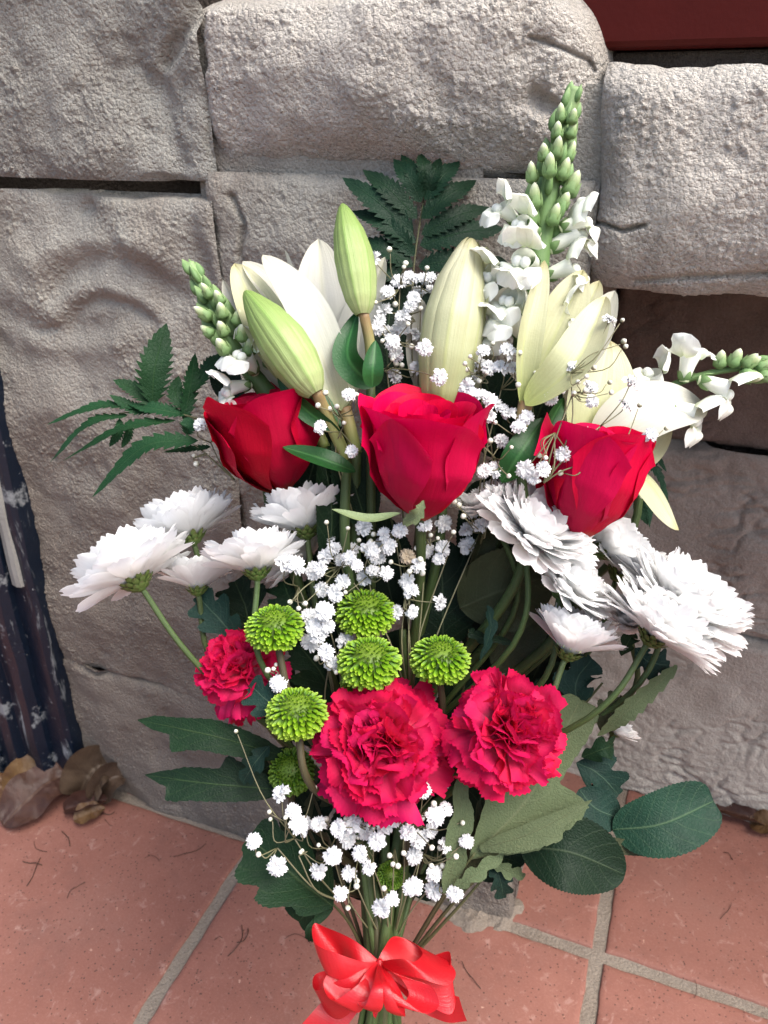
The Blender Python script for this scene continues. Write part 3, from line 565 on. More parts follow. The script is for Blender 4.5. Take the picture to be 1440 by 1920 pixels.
R1 = rose('large bright red rose in the middle, just above the baby\'s breath', 790, 970, .403, (.02, .90, .43), .0268, .0640, 3, ROSE, 15,
    outer=((200, .98, 1.02, .85, .0035, .03, .001, .003), (335, .98, .97, .9, .004, .03, .001, .002), (75, .95, 1.0, 1.1, .004, .0, .001, .002), (130, .98, 1.02, 1.0, .004, .02, .001, .002), (262, 1.0, .95, .85, .002, .0, .000, .0018), (30, 1.0, .97, .75, .004, .05, .001, .002), (318, 1.03, .86, .55, .008, .08, .002, .003)), spin=0)
leafpart(R1, 'sepal', [(752, 962, .383), (690, 974, .380), (622, 955, .378)], 11, SEPAL, n=(0, .7, .7), cup=.4, pf=LANCE)
leafpart(R1, 'sepal', [(755, 980, .381), (780, 968, .372), (795, 938, .370)], 17, SEPAL, n=(0, .3, .95), cup=.35, pf=OVATE, edge=saw(5, .4))
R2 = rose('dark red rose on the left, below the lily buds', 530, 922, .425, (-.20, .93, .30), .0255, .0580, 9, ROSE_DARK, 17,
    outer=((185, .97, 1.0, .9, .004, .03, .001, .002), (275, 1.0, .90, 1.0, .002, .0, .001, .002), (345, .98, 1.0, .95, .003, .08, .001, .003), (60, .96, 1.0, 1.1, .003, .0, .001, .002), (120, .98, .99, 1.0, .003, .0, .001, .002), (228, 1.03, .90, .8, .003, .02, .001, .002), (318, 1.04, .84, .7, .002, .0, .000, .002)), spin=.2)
R3 = rose('red rose on the right with one broad smooth outer petal', 1082, 1010, .405, (.16, .95, .26), .0228, .0610, 15, ROSE, 15,
    outer=((195, .98, .98, 1.0, .002, .0, .000, .002), (15, .98, .96, .75, .005, .06, .002, .002), (90, .95, 1.02, 1.1, .003, .0, .001, .002), (150, .95, 1.02, 1.0, .003, .0, .001, .002), (350, 1.06, .84, .7, .010, .14, .004, .003), (252, 1.10, .98, 1.25, .0015, -.02, -.001, .0005)), spin=-.1)

# ---- carnations
def carnation(label, px, py, d, axis, Rr, seed, n=46, flat=1.0, extra=(), spin=0.0):
    r = random.Random(seed); t0 = thing('carnation', label, 'carnation', base_at(px, py, d), 'red carnations'); fm = frameW(P(px, py, d), axis, spin)
    def petal(L, hw, th0, bend, ruf, sd):
        nu, nv = 43, 16; S, T = np.meshgrid(np.linspace(-1, 1, nu), np.linspace(0, 1, nv))
        fan = .16 + .84 * np.clip((T - .12) / .88, 0, 1) ** .72
        Le = L * (1 - .20 * S ** 2) * (1 - np.where(T > .8, (T - .8) / .2, 0) * .075 * ((S * 10.5 + sd) % 1.0)) * (1 + .05 * np.sin(S * 9 + sd))
        th = th0 + bend * T ** 1.6; arc = np.cumsum(np.concatenate([np.zeros((1, nu)), np.diff(T, axis=0)]) * np.cos(th), 0), np.cumsum(np.concatenate([np.zeros((1, nu)), np.diff(T, axis=0)]) * np.sin(th), 0)
        x, z = Le * arc[0], Le * arc[1]; y = S * hw * fan
        amp = ruf * L * T ** 1.8
        w = amp * (np.sin(S * 5.0 + sd) * .75 + np.sin(S * 11.0 + sd * 2 + T * 2) * .16 + .6 * perlin(S * 2.0 + sd, T * 3, 5))
        x = x - np.sin(th) * w; z = z + np.cos(th) * w
        y = y * (1 - .10 * T * np.abs(np.sin(S * 5 + sd)))
        return np.stack([x, y, z], -1)
    for i in range(n):
        f = (i + .5) / n; e = math.radians(-14 + 96 * f ** .85 + r.uniform(-14, 14)); phi = i * 2.39996 + r.uniform(-.4, .4)
        L = Rr * (1.02 - .34 * f) * r.uniform(.88, 1.10); hw = Rr * (.86 - .30 * f) * r.uniform(.8, 1.15)
        mb = MB(); mb.grid(petal(L, hw, e, math.radians(r.uniform(-40, 25)), r.uniform(.09, .16) + .04 * f, r.uniform(0, 9)))
        o = Rr * .20 * f
        m = fm @ Matrix.Translation((r.uniform(-o, o), r.uniform(-o, o), .10 * Rr * f)) @ Matrix.Rotation(phi, 4, 'Z') @ Matrix.Rotation(r.uniform(-.45, .45), 4, 'X')
        put('petal', mb.data('petal', CARN, world=False), t0, m)
    for i in range(12):
        mb = MB(); mb.grid(petal(Rr * r.uniform(.62, .82), Rr * r.uniform(.30, .45), math.radians(r.uniform(58, 100)), math.radians(r.uniform(-45, 20)), .20, r.uniform(0, 9)))
        a = i * 2.4; o = Rr * .16 * math.sqrt(i / 12); put('petal', mb.data('petal', CARN, world=False), t0, fm @ Matrix.Translation((o * math.cos(a), o * math.sin(a), .05 * Rr)) @ Matrix.Rotation(a + r.uniform(-1, 1), 4, 'Z'))
    for (deg, e, L, hw, bend) in extra:
        mb = MB(); mb.grid(petal(L * Rr, hw * Rr, math.radians(e), math.radians(bend), .09, deg)); put('petal', mb.data('petal', CARN, world=False), t0, fm @ Matrix.Rotation(math.radians(deg), 4, 'Z'))
    mb = MB(); tt = np.linspace(0, 1, 12); base = P(px, py, d); ad = nrm(axis)
    mb.tube(base + np.outer(tt * -.022 + .004, ad), np.interp(tt, [0, .3, .8, 1], [.0075, .007, .0055, .0028]), 14); put('calyx', mb.data('calyx', CALYX), t0)
    q = base - ad * .016; add_stem(t0, 720 + q[0] / -q[2] * FPX, 960 - q[1] / -q[2] * FPX, -q[2], .0024, -ad + np.array((0, -.8, -.3)))
    return t0
carnation('largest red carnation, in the centre over the lower baby\'s breath', 712, 1398, .400, (-.02, .45, .88), .0350, 5, 46, extra=((268, -28, 1.05, .62, -25), (215, -15, 1.0, .5, -20), (310, -18, .95, .5, -20), (165, 0, 1.05, .5, -10), (15, 0, 1.0, .5, -15)))
carnation('red carnation on the right in front of the big pale leaf', 946, 1376, .392, (.25, .42, .86), .0305, 8, 42, extra=((292, -22, 1.12, .42, -35), (200, -5, 1.02, .55, -20), (255, -25, .95, .4, -30)))
carnation('smaller red carnation at the left beneath a green button bloom', 455, 1262, .428, (-.30, .62, .70), .0260, 12, 32, extra=((250, -35, 1.30, .50, -35), (215, -20, 1.35, .36, -20), (280, -35, 1.2, .45, -40)))

# ---- white spray chrysanthemums: petals share a handful of meshes
def cpetal(L, hw, bend, sd):
    nu, nv = 7, 12; S, T = np.meshgrid(np.linspace(-1, 1, nu), np.linspace(0, 1, nv)); r = random.Random(sd)
    W = hw * np.interp(T, [0, .15, .5, .8, .93, 1], [.34, .62, .96, 1.0, .84, .48]); th = bend * T ** 1.3
    dT = np.concatenate([np.zeros((1, nu)), np.diff(T, axis=0)]); x = L * np.cumsum(dT * np.cos(th), 0); z = L * np.cumsum(dT * np.sin(th), 0)
    notch = np.where(T > .9, 0.035 * L * np.cos(S * 5.5 + r.uniform(-.8, .8)) * (T - .9) / .1, 0)
    lift = hw * (.26 * S ** 2 - .07 * np.cos(S * 8)) * (1 - .5 * T)
    tw = r.uniform(-.15, .15) * T
    y = S * W; zz = lift + y * np.sin(tw)
    return np.stack([x - notch - np.sin(th) * zz, y * np.cos(tw) + r.uniform(-.08, .08) * L * T ** 2, z + np.cos(th) * zz], -1)
DP = []
for k in range(7):
    mb = MB(); mb.grid(cpetal(1.0, .172 + .012 * (k % 3), (-.30, .10, .35, .0, -.15, .22, .5)[k], k)); DP.append(mb.data('petal', DAISY, world=False))
mb = MB()
for i in range(60):
    f = math.sqrt((i + .5) / 60); a = i * 2.39996; p = np.array((f * math.cos(a), f * math.sin(a), .35 * (1 - f * f))) * .24
    mb.tube([p, p + np.array((.02 * math.cos(a), .02 * math.sin(a), .07))], [.024, .015], 5)
DCEN = mb.data('centre', DAISY_C, world=False)
mb = MB()
for ring, (nn, e0, L) in enumerate(((9, -.25, .26), (10, -.75, .24), (8, -1.15, .18))):
    for i in range(nn):
        a = (i + .5 * ring) * 6.2832 / nn; z0 = -.03 - .055 * ring; u = np.array((math.cos(a), math.sin(a), 0)); b = u * (.13 - .035 * ring) + np.array((0, 0, z0))
        c = [b - u * .05 + np.array((0, 0, -.03)), b + u * L * .45 + np.array((0, 0, L * .12)), b + u * L * .75 + np.array((0, 0, L * .42))]
        mb.grid(ribbon(c, .055, LANCE, -u * .5 + np.array((0, 0, -1.0)), -.3, nu=5, nv=7))
tt = np.linspace(0, 1, 8); mb.tube(np.stack([0 * tt, 0 * tt, -.17 + .17 * tt], -1), np.interp(tt, [0, .4, 1], [.05, .12, .17]), 12)
DCAL = mb.data('calyx', CALYX, world=False)
def daisy(label, px, py, d, axis, Rpx, seed, closed=0.0, stem=True, sd=None, full=1.0, center=True, st_start=None):
    """px, py: where the calyx meets the stalk; closed: how far the petals stand up into a cup (radians)."""
    r = random.Random(seed); Rr = Rpx * d / FPX; t0 = thing('white_chrysanthemum', label, 'chrysanthemum', base_at(px, py, d), 'white chrysanthemums')
    fm = frameW(P(px, py, d), axis, r.uniform(0, 6)); k = 0
    for (nn, e, L, z) in ((19, .05, 1.0, .02), (19, .22, .98, .035), (17, .42, .90, .05), (15, .65, .78, .065), (12, .92, .60, .08), (9, 1.15, .45, .09)):
        nn = int(nn * full)
        for i in range(nn):
            a = (i + .5 * (k % 2)) * 6.2832 / nn + r.uniform(-.10, .10); el = e + closed * (1 - e / 1.6) + r.uniform(-.07, .07); l = L * r.uniform(.90, 1.06)
            m = fm @ Matrix.Rotation(a, 4, 'Z') @ Matrix.Translation((.07 * Rr, 0, z * Rr)) @ Matrix.Rotation(-el, 4, 'Y') @ Matrix.Rotation(r.uniform(-.12, .12), 4, 'X') @ Matrix.Diagonal((Rr * l, Rr * r.uniform(.95, 1.25) * (.75 + .25 * L), Rr, 1))
            put('petal', DP[r.randrange(7)], t0, m)
        k += 1
    put('calyx', DCAL, t0, fm @ Matrix.Scale(Rr * .95, 4))
    if center: put('centre', DCEN, t0, fm @ Matrix.Translation((0, 0, .10 * Rr)) @ Matrix.Scale(Rr, 4))
    if stem: add_stem(t0, px, py, d, .0017, st_start if st_start is not None else -np.array(axis) * .9 + np.array((0, -.6, -.1)))
    return t0
daisy('leftmost white chrysanthemum, seen from behind above a long bare stalk', 258, 1092, .415, (-.50, .80, -.22), 118, 1, .15, st_start=(.55, -.8, -.1))
daisy('white chrysanthemum behind and above the leftmost bloom', 360, 1008, .440, (-.34, .90, -.22), 102, 2, .25, st_start=(.3, -.9, -.1))
daisy('white chrysanthemum over the leftmost green button bloom', 482, 1074, .412, (-.14, .95, -.20), 100, 3, .30)
daisy('white chrysanthemum directly under the dark left rose', 575, 996, .425, (-.22, .95, -.15), 104, 4, .38)
daisy('small white chrysanthemum under the blooms at the left, seen from below', 370, 1106, .438, (-.12, .97, -.18), 78, 5, .45, st_start=(.25, -1, -.1))
daisy('shaded white chrysanthemum tucked behind the left row of blooms', 575, 1055, .450, (-.55, .55, -.1), 78, 6, .2)
daisy('large brilliant white chrysanthemum under the right rose', 988, 1012, .402, (.50, .72, .42), 122, 7, .14, full=1.35, st_start=(-.1, -1, -.1))
daisy('half hidden white chrysanthemum at the upper left of the large brilliant one', 925, 962, .412, (-.35, .85, .15), 70, 8, .45)
daisy('white chrysanthemum turned right, below the large brilliant one', 1050, 1108, .405, (.64, .68, .26), 100, 9, .12, full=1.35, st_start=(-.2, -1, -.1))
daisy('white chrysanthemum with green back showing, right of the red rose', 1120, 1032, .430, (.74, .60, -.10), 98, 10, .15, st_start=(-.4, -1, -.1))
daisy('white chrysanthemum behind the right group, against the brown wall', 1160, 1075, .440, (.62, .70, .20), 108, 11, .2, st_start=(-.4, -1, -.1))
daisy('small cup shaped white chrysanthemum lowest in the right group', 1064, 1226, .395, (.34, .90, -.02), 98, 12, .55, st_start=(-.45, -.9, -.05))
daisy('large white chrysanthemum at the right on a thick leaning stalk', 1222, 1196, .390, (.56, .80, .12), 120, 13, .18, full=1.35, st_start=(-.6, -.8, -.05))
daisy('outermost white chrysanthemum, largest bloom at far right', 1262, 1150, .412, (.46, .76, .38), 134, 14, .10, full=1.35, st_start=(-.5, -.9, -.1))
daisy('white chrysanthemum with a yellowish centre between the right hand blooms', 1182, 1175, .420, (.02, .85, .45), 66, 15, .5)
daisy('small white bloom showing a few petals low behind the pale leaf', 1150, 1375, .440, (.55, .70, .1), 46, 16, .4, full=.6)

# ---- green button chrysanthemums
def pompon(label, px, py, d, axis, rx, seed, flat=.74, mat=None, stem=True, n=340, st=None):
    r = random.Random(seed); mat = mat or POM; t0 = thing('green_chrysanthemum', label, 'green chrysanthemum', base_at(px, py, d), 'green button chrysanthemums')
    Rr = rx * d / FPX; fm = frameW(P(px, py, d), axis, r.uniform(0, 6)); mb = MB(); th0 = math.radians(112)
    t = np.linspace(0, 1, 6); S, T = np.meshgrid(np.linspace(-1, 1, 5), t)
    for i in range(n):
        f = (i + .5) / n; ct = 1 - f * (1 - math.cos(th0)); th = math.acos(ct); a = i * 2.39996 + r.uniform(-.10, .10); th = max(.02, th + r.uniform(-.05, .05))
        g = min(1.0, th / math.radians(70)); L = Rr * (.10 + .24 * g ** 1.2) * r.uniform(.78, 1.18); wd = Rr * (.024 + .055 * g ** .8)
        er = np.array((math.cos(a) * math.sin(th), math.sin(a) * math.sin(th), math.cos(th))); et = np.array((math.cos(a) * math.cos(th), math.sin(a) * math.cos(th), -math.sin(th))); eb = np.array((-math.sin(a), math.cos(a), 0))
        lean = .15 + .75 * g ** 2 - .35 * (g < .6) * (1 - g)          # outer florets lie back, inner ones stand and hook in
        hook = (-.25 + .5 * g) if g < .9 else r.uniform(.3, .9)
        dv = nrm(er * (1.05 - .55 * g) + et * lean); nv_ = np.cross(eb, dv)
        W = wd * np.interp(T, [0, .3, .75, .9, 1], [.6, .8, 1.0, .85, .35])
        c0 = er * Rr * (.80 - .10 * g)
        pts = c0 + dv * (T * L)[..., None] + eb * (S * W)[..., None] - nv_ * (wd * .9 * (S ** 2 - .3) * (1 - .2 * T) + hook * L * .28 * T ** 3)[..., None]
        mb.grid(pts * np.array((1, 1, flat)))
    put('florets', mb.data('florets', mat, world=False), t0, fm, kind='stuff')
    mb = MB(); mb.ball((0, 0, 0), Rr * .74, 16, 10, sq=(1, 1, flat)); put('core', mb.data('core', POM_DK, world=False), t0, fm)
    ad = nrm(axis); q = P(px, py, d) - ad * Rr * .35
    if stem: add_stem(t0, 720 + q[0] / -q[2] * FPX, 960 - q[1] / -q[2] * FPX, -q[2], .0021, st if st is not None else (0, -1, -.35), STEM_BR)
    return t0
pompon('green button chrysanthemum above the left carnation', 515, 1178, .402, (-.06, .91, .40), 58, 1, st=(.25, -1, -.1))
pompon('green button chrysanthemum highest in the centre, under baby\'s breath', 686, 1150, .415, (.0, .91, .40), 59, 2)
pompon('green button chrysanthemum resting on top of the largest carnation', 692, 1242, .398, (.0, .91, .40), 64, 3)
pompon('green button chrysanthemum to the right of the other green blooms', 825, 1237, .405, (.03, .91, .40), 59, 4)
pompon('green button chrysanthemum pressed against the left side of the largest carnation', 556, 1338, .392, (-.02, .91, .40), 61, 5, st=(.22, -1, -.05))
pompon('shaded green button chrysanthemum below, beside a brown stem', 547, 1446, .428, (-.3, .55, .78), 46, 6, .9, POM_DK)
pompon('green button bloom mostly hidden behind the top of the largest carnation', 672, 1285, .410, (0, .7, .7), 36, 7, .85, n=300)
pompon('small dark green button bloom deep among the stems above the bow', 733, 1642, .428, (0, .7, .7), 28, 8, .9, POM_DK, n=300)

# ---- lilies
def tepal(par, ctrl, hw, mat, n=(0, 0, 1), cup=.3, keel=.05, pf=TEPAL, wave=(.03, 1.5), name='tepal', nu=13, nv=34, **kw):
    return leafpart(par, name, ctrl, hw, mat, n, cup=cup, keel=keel, pf=pf, wave=wave, nu=nu, nv=nv, **kw)
def lily_bud(par, ctrl, hw, mat, seed=0, open_=0.0, phase=0.5, rib=1.0):
    """Three broad tepals closed round each other and three ribbed ones between."""
    c0 = np.array([P(*q) for q in ctrl]); dm = ctrl[len(ctrl) // 2][2]; R0 = hw * dm / FPX; nv = 40; c = spline(c0, nv); T = nrm(np.gradient(c, axis=0)); t = np.linspace(0, 1, nv)
    N = nrm(np.cross(T, np.cross(np.array((0, 0, 1.0)), T))); B = np.cross(N, T)
    rad = R0 * np.interp(t, [0, .05, .15, .35, .55, .75, .9, .97, 1], [.34, .55, .78, .97, 1.0, .80, .46, .26, .10])
    for i in range(6):
        inner = i % 2; a0 = phase + i * np.pi / 3; s = np.linspace(-1, 1, 15); half = .62 if inner else .66
        ang = a0 + s[None] * half * np.ones((nv, 1)); rr = rad[:, None] * (1.0 + (.05 if not inner else -.01) * np.cos(s * np.pi / 2)[None] - .07 * np.abs(s[None]) ** 4 + rib * (.05 if not inner else .0) * np.exp(-(s[None] / .13) ** 2) - rib * .03 * np.exp(-((np.abs(s[None]) - .3) / .12) ** 2))
        rr = rr + open_ * R0 * (t[:, None] ** 3) * (1 if i in (1, 4) else .3)
        pos = c[:, None] + rr[..., None] * (np.sin(ang)[..., None] * B[:, None] + np.cos(ang)[..., None] * N[:, None])
        mb = MB(); mb.grid(pos); put('tepal', mb.data('tepal', mat), par)
def pedicel(par, pts, r0=7, r1=9):
    c = spline([P(*q) for q in pts], 14); d = pts[0][2]; mb = MB(); mb.tube(c, np.linspace(r0, r1, 14) * d / FPX, 10); return put('stalk', mb.data('stalk', PED), par)
lg = 'white lilies and their buds'
L = thing('lily_bud', 'tall slim green lily bud standing upright above the red rose', 'lily bud', base_at(680, 588, .402), lg)
lily_bud(L, [(680, 590, .402), (664, 490, .402), (642, 383, .404)], 37, LILYG, phase=.25); pedicel(L, [(695, 720, .412), (694, 650, .408), (681, 584, .402)], 11, 10); add_stem(L, 695, 715, .412, .0028)
leafpart(L, 'leaf', [(700, 726, .408), (652, 668, .402), (670, 583, .408)], 27, LEAF_L, n=(-.35, 0, .9), cup=.5, pf=OVATE)
leafpart(L, 'leaf', [(698, 726, .398), (699, 688, .394), (704, 638, .398)], 20, LEAF_L, n=(.15, 0, 1), cup=.35, pf=OVATE)
leafpart(L, 'leaf', [(668, 885, .394), (610, 862, .392), (530, 838, .396)], 21, LEAF_L, n=(.1, .55, .8), cup=.25, pf=LANCE)
leafpart(L, 'leaf', [(690, 930, .425), (640, 880, .425), (575, 830, .43)], 26, LEAF_L, n=(.1, .4, .9), cup=.25, pf=LANCE)
L = thing('lily_bud', 'plump green lily bud leaning left in front of the open white lily', 'lily bud', base_at(592, 738, .393), lg)
lily_bud(L, [(592, 738, .393), (536, 650, .392), (460, 547, .398)], 47, LILYG, phase=-.1); pedicel(L, [(650, 860, .408), (618, 790, .402), (592, 732, .394)], 12, 11); add_stem(L, 650, 855, .408, .003)
leafpart(L, 'leaf', [(640, 812, .402), (575, 770, .398), (520, 708, .400)], 18, LEAF_L, n=(-.3, -.2, .9), cup=.45, pf=LANCE)
leafpart(L, 'leaf', [(640, 800, .406), (590, 742, .404), (528, 690, .408)], 20, LEAF_L, n=(.5, .5, .7), cup=.35, pf=LANCE)
L = thing('lily', 'large white lily opening on the left behind the two green buds', 'lily', base_at(645, 770, .42), lg)
tepal(L, [(640, 770, .415), (575, 600, .402), (493, 478, .412)], 45, LILYW, n=(-.35, -.1, -.9), cup=-.5, keel=-.06, twist=.25)
tepal(L, [(638, 770, .425), (612, 620, .432), (597, 448, .436)], 62, LILYW, n=(.1, .1, 1), cup=.20, wave=(.05, 1.5))
tepal(L, [(645, 770, .428), (668, 640, .430), (722, 482, .425)], 42, LILYW, n=(-.4, .2, .9), cup=.35)
tepal(L, [(640, 760, .430), (650, 640, .445), (645, 500, .445)], 52, LILYW, n=(-.1, .2, 1), cup=.2)
tepal(L, [(600, 720, .432), (562, 590, .440), (535, 470, .436)], 26, LILYW, n=(.8, .1, .5), cup=.5, twist=.7)
pedicel(L, [(668, 850, .42), (655, 800, .42), (645, 765, .42)], 12, 14); add_stem(L, 668, 848, .42, .003)
L = thing('lily', 'cream lily half open at the far left of the lilies, mostly behind a green bud', 'lily', base_at(560, 740, .43), lg)
tepal(L, [(570, 745, .425), (500, 620, .416), (440, 494, .424)], 46, LILYC, n=(-.4, 0, -.9), cup=-.5, keel=-.06)
tepal(L, [(575, 745, .43), (555, 610, .424), (455, 490, .426)], 44, LILYW, n=(.5, .2, .8), cup=.5)
tepal(L, [(550, 740, .434), (470, 630, .432), (418, 525, .436)], 24, LILYW, n=(-.6, 0, .8), cup=.5)
tepal(L, [(560, 740, .44), (530, 610, .44), (490, 500, .44)], 44, LILYW, n=(.2, 0, 1), cup=.4)
pedicel(L, [(610, 840, .43), (585, 790, .43), (562, 742, .43)], 11, 13); add_stem(L, 610, 838, .43, .003)
L = thing('lily', 'big creamy yellow closed lily in the centre, behind the middle rose', 'lily', base_at(830, 760, .412), lg)
lily_bud(L, [(826, 790, .412), (848, 620, .408), (884, 450, .414)], 59, LILYC, open_=.10, phase=.15, rib=.35)
tepal(L, [(868, 760, .420), (920, 640, .425), (952, 536, .424)], 33, LILYW, n=(-.5, 0, .85), cup=.5)
tepal(L, [(880, 700, .408), (900, 560, .408), (913, 462, .414)], 24, LILYC, n=(.5, 0, -.85), cup=-.6)
tepal(L, [(800, 760, .43), (782, 660, .43), (790, 560, .435)], 26, LILYW, n=(.3, 0, .9), cup=.4)
add_stem(L, 826, 790, .412, .003)
L = thing('lily', 'pale greenish lily with parted tips at upper right, before the snapdragon', 'lily', base_at(985, 758, .40), lg)
tepal(L, [(976, 758, .396), (985, 630, .390), (1021, 488, .396)], 27, LILYC, n=(-.35, 0, -.9), cup=-.8, keel=-.08)
tepal(L, [(985, 756, .402), (1042, 625, .406), (1094, 506, .408)], 46, LILYC, n=(.1, .1, -1), cup=-.35, keel=-.08)
tepal(L, [(985, 760, .394), (1078, 680, .384), (1136, 556, .398)], 42, LILYC, n=(.35, -.3, -.9), cup=-.6, keel=-.07)
tepal(L, [(1000, 750, .412), (1070, 640, .418), (1124, 526, .418)], 36, LILYC, n=(-.2, .1, 1), cup=.35)
tepal(L, [(1010, 745, .410), (1095, 660, .414), (1153, 545, .414)], 40, LILYW, n=(-.4, .2, .9), cup=.4)
tepal(L, [(995, 750, .412), (1025, 640, .418), (1080, 540, .420)], 30, LILYW, n=(0, .1, 1), cup=.35)
pedicel(L, [(975, 860, .402), (978, 800, .40), (986, 752, .398)], 11, 14); add_stem(L, 975, 858, .402, .003)
leafpart(L, 'leaf', [(940, 905, .400), (975, 850, .394), (1020, 783, .402)], 29, LEAF_L, n=(-.25, 0, 1), cup=.25, pf=LANCE)
leafpart(L, 'leaf', [(1010, 880, .41), (1030, 800, .41), (1058, 745, .42)], 18, LEAF_L, n=(.5, 0, .8), cup=.35, pf=LANCE)
L = thing('lily', 'wide open cream lily at the right, spreading behind the right rose', 'lily', base_at(1120, 850, .425), lg)
tepal(L, [(1095, 850, .42), (1125, 740, .420), (1143, 638, .432)], 62, LILYC, n=(.05, .2, 1), cup=.25, wave=(.05, 1.2))
tepal(L, [(1110, 850, .418), (1210, 782, .412), (1322, 762, .428)], 62, LILYW, n=(.2, .55, .75), cup=.45, wave=(.05, 1.2))
tepal(L, [(1150, 868, .424), (1218, 905, .420), (1273, 994, .425)], 36, LILYC, n=(.4, .5, .7), cup=-.3, wave=(.05, 1.3))
tepal(L, [(1140, 850, .428), (1185, 885, .435), (1205, 935, .44)], 26, LILYW, n=(.3, .5, .8), cup=.3)
tepal(L, [(1100, 850, .43), (1180, 850, .432), (1255, 790, .44)], 46, LILYC, n=(.1, .4, .9), cup=.3)
tepal(L, [(1075, 830, .435), (1085, 730, .44), (1100, 650, .44)], 30, LILYW, n=(0, 0, 1), cup=.3)
add_stem(L, 1110, 850, .43, .003, (-.3, -1, -.1))

# ---- snapdragons
def egg_bud(r0, L, sd, calyx=True):
    mb = MB(); t = np.linspace(0, 1, 10); a = np.linspace(0, 2 * np.pi, 12, endpoint=False); r = r0 * .86 * np.interp(t, [0, .1, .35, .6, .8, .93, 1], [.45, .75, 1.0, .92, .68, .40, .02])
    bendy = .18 * L * t ** 2
    p = np.stack([r[:, None] * np.cos(a) * (1 + .06 * np.cos(3 * a)), r[:, None] * np.sin(a), np.repeat((L * t)[:, None], 12, 1)], -1); p[..., 0] += bendy[:, None]
    mb.grid(p, 0, wrap=True)
    if calyx:
        for i in range(5):
            u = np.array((math.cos(i * 1.2566), math.sin(i * 1.2566), 0)); c = [u * r0 * .3, u * r0 * 1.05 + np.array((0, 0, L * .18)), u * r0 * 1.0 + np.array((0, 0, L * .66))]
            mb.grid(ribbon(c, r0 * .74, OVATE, u, -.35, nu=5, nv=7), 1)
    return mb.data('bud', [SNAPB, SNAPG], world=False)
BUD_S = [egg_bud(.5, 1.45, 1), egg_bud(.5, 1.75, 2)]
def tiny_green():
    mb = MB(); t = np.linspace(0, 1, 8); a = np.linspace(0, 2 * np.pi, 9, endpoint=False); r = .5 * np.interp(t, [0, .2, .5, .8, 1], [.6, 1, .95, .5, .02])
    mb.grid(np.stack([r[:, None] * np.cos(a), .6 * r[:, None] * np.sin(a), np.repeat((1.5 * t)[:, None], 9, 1)], -1), wrap=True); return mb.data('bud', SNAPG, world=False)
BUD_G = tiny_green()
def floret():
    """Tube with a two lobed upper lip and a three lobed pouting lower lip; unit length about 1, opens along +Z, upper lip +X."""
    mb = MB(); t = np.linspace(0, 1, 10); a = np.linspace(0, 2 * np.pi, 16, endpoint=False); r = np.interp(t, [0, .2, .6, 1], [.15, .20, .25, .33])
    p = np.stack([r[:, None] * np.cos(a) * .85, r[:, None] * np.sin(a), np.repeat((.8 * t)[:, None], 16, 1)], -1); p[..., 0] -= (.10 * t ** 2)[:, None]
    mb.grid(p, wrap=True, uv=np.stack(np.meshgrid(np.linspace(0, 1, 16), np.linspace(0, .7, 10)), -1))
    def lobe(b, m, e, hw, n, cup=.25, wv=(.16, 1.2), sd=0): mb.grid(ribbon([b, m, e], hw, ROUND, n, cup, wv, nu=11, nv=14, seed=sd))
    for s in (-1, 1):
        lobe((.20, .10 * s, .72), (.45, .20 * s, 1.02), (.44, .34 * s, 1.40), .44, (1, .1 * s, -.7), -.35, sd=s)
        lobe((-.25, .10 * s, .72), (-.50, .26 * s, .98), (-.82, .48 * s, .80), .38, (-.3, .2 * s, 1), -.4, sd=s + 3)
    lobe((-.25, 0, .72), (-.55, 0, 1.08), (-.92, 0, .84), .34, (-.4, 0, 1), -.45, sd=5)
    for s in (-1, 1): mb.ball((-.20, .11 * s, .84), .15, 12, 8, sq=(1, .9, .9))
    return mb.data('floret', SNAPW, world=False)
def fcal():
    mb = MB()
    for i in range(5):
        u = np.array((math.cos(i * 1.2566), math.sin(i * 1.2566), 0)); mb.grid(ribbon([u * .04 - np.array((0, 0, .06)), u * .20 + np.array((0, 0, .10)), u * .27 + np.array((0, 0, .34))], .12, OVATE, u, -.3, nu=5, nv=8))
    return mb.data('calyx', SNAPG, world=False)
FLOR, FCAL = floret(), fcal()
def orient(pos, z, x):
    zw, xw = Vector(dirW(nrm(z))), Vector(dirW(nrm(x))); y = zw.cross(xw).normalized(); x2 = y.cross(zw)
    return Matrix(((x2.x, y.x, zw.x, 0), (x2.y, y.y, zw.y, 0), (x2.z, y.z, zw.z, 0), (0, 0, 0, 1))), Vector(toW(pos))
def putz(name, me, par, pos, z, x, sc):
    R_, tr = orient(pos, z, x); return put(name, me, par, Matrix.Translation(tr) @ R_ @ Matrix.Scale(sc, 4))
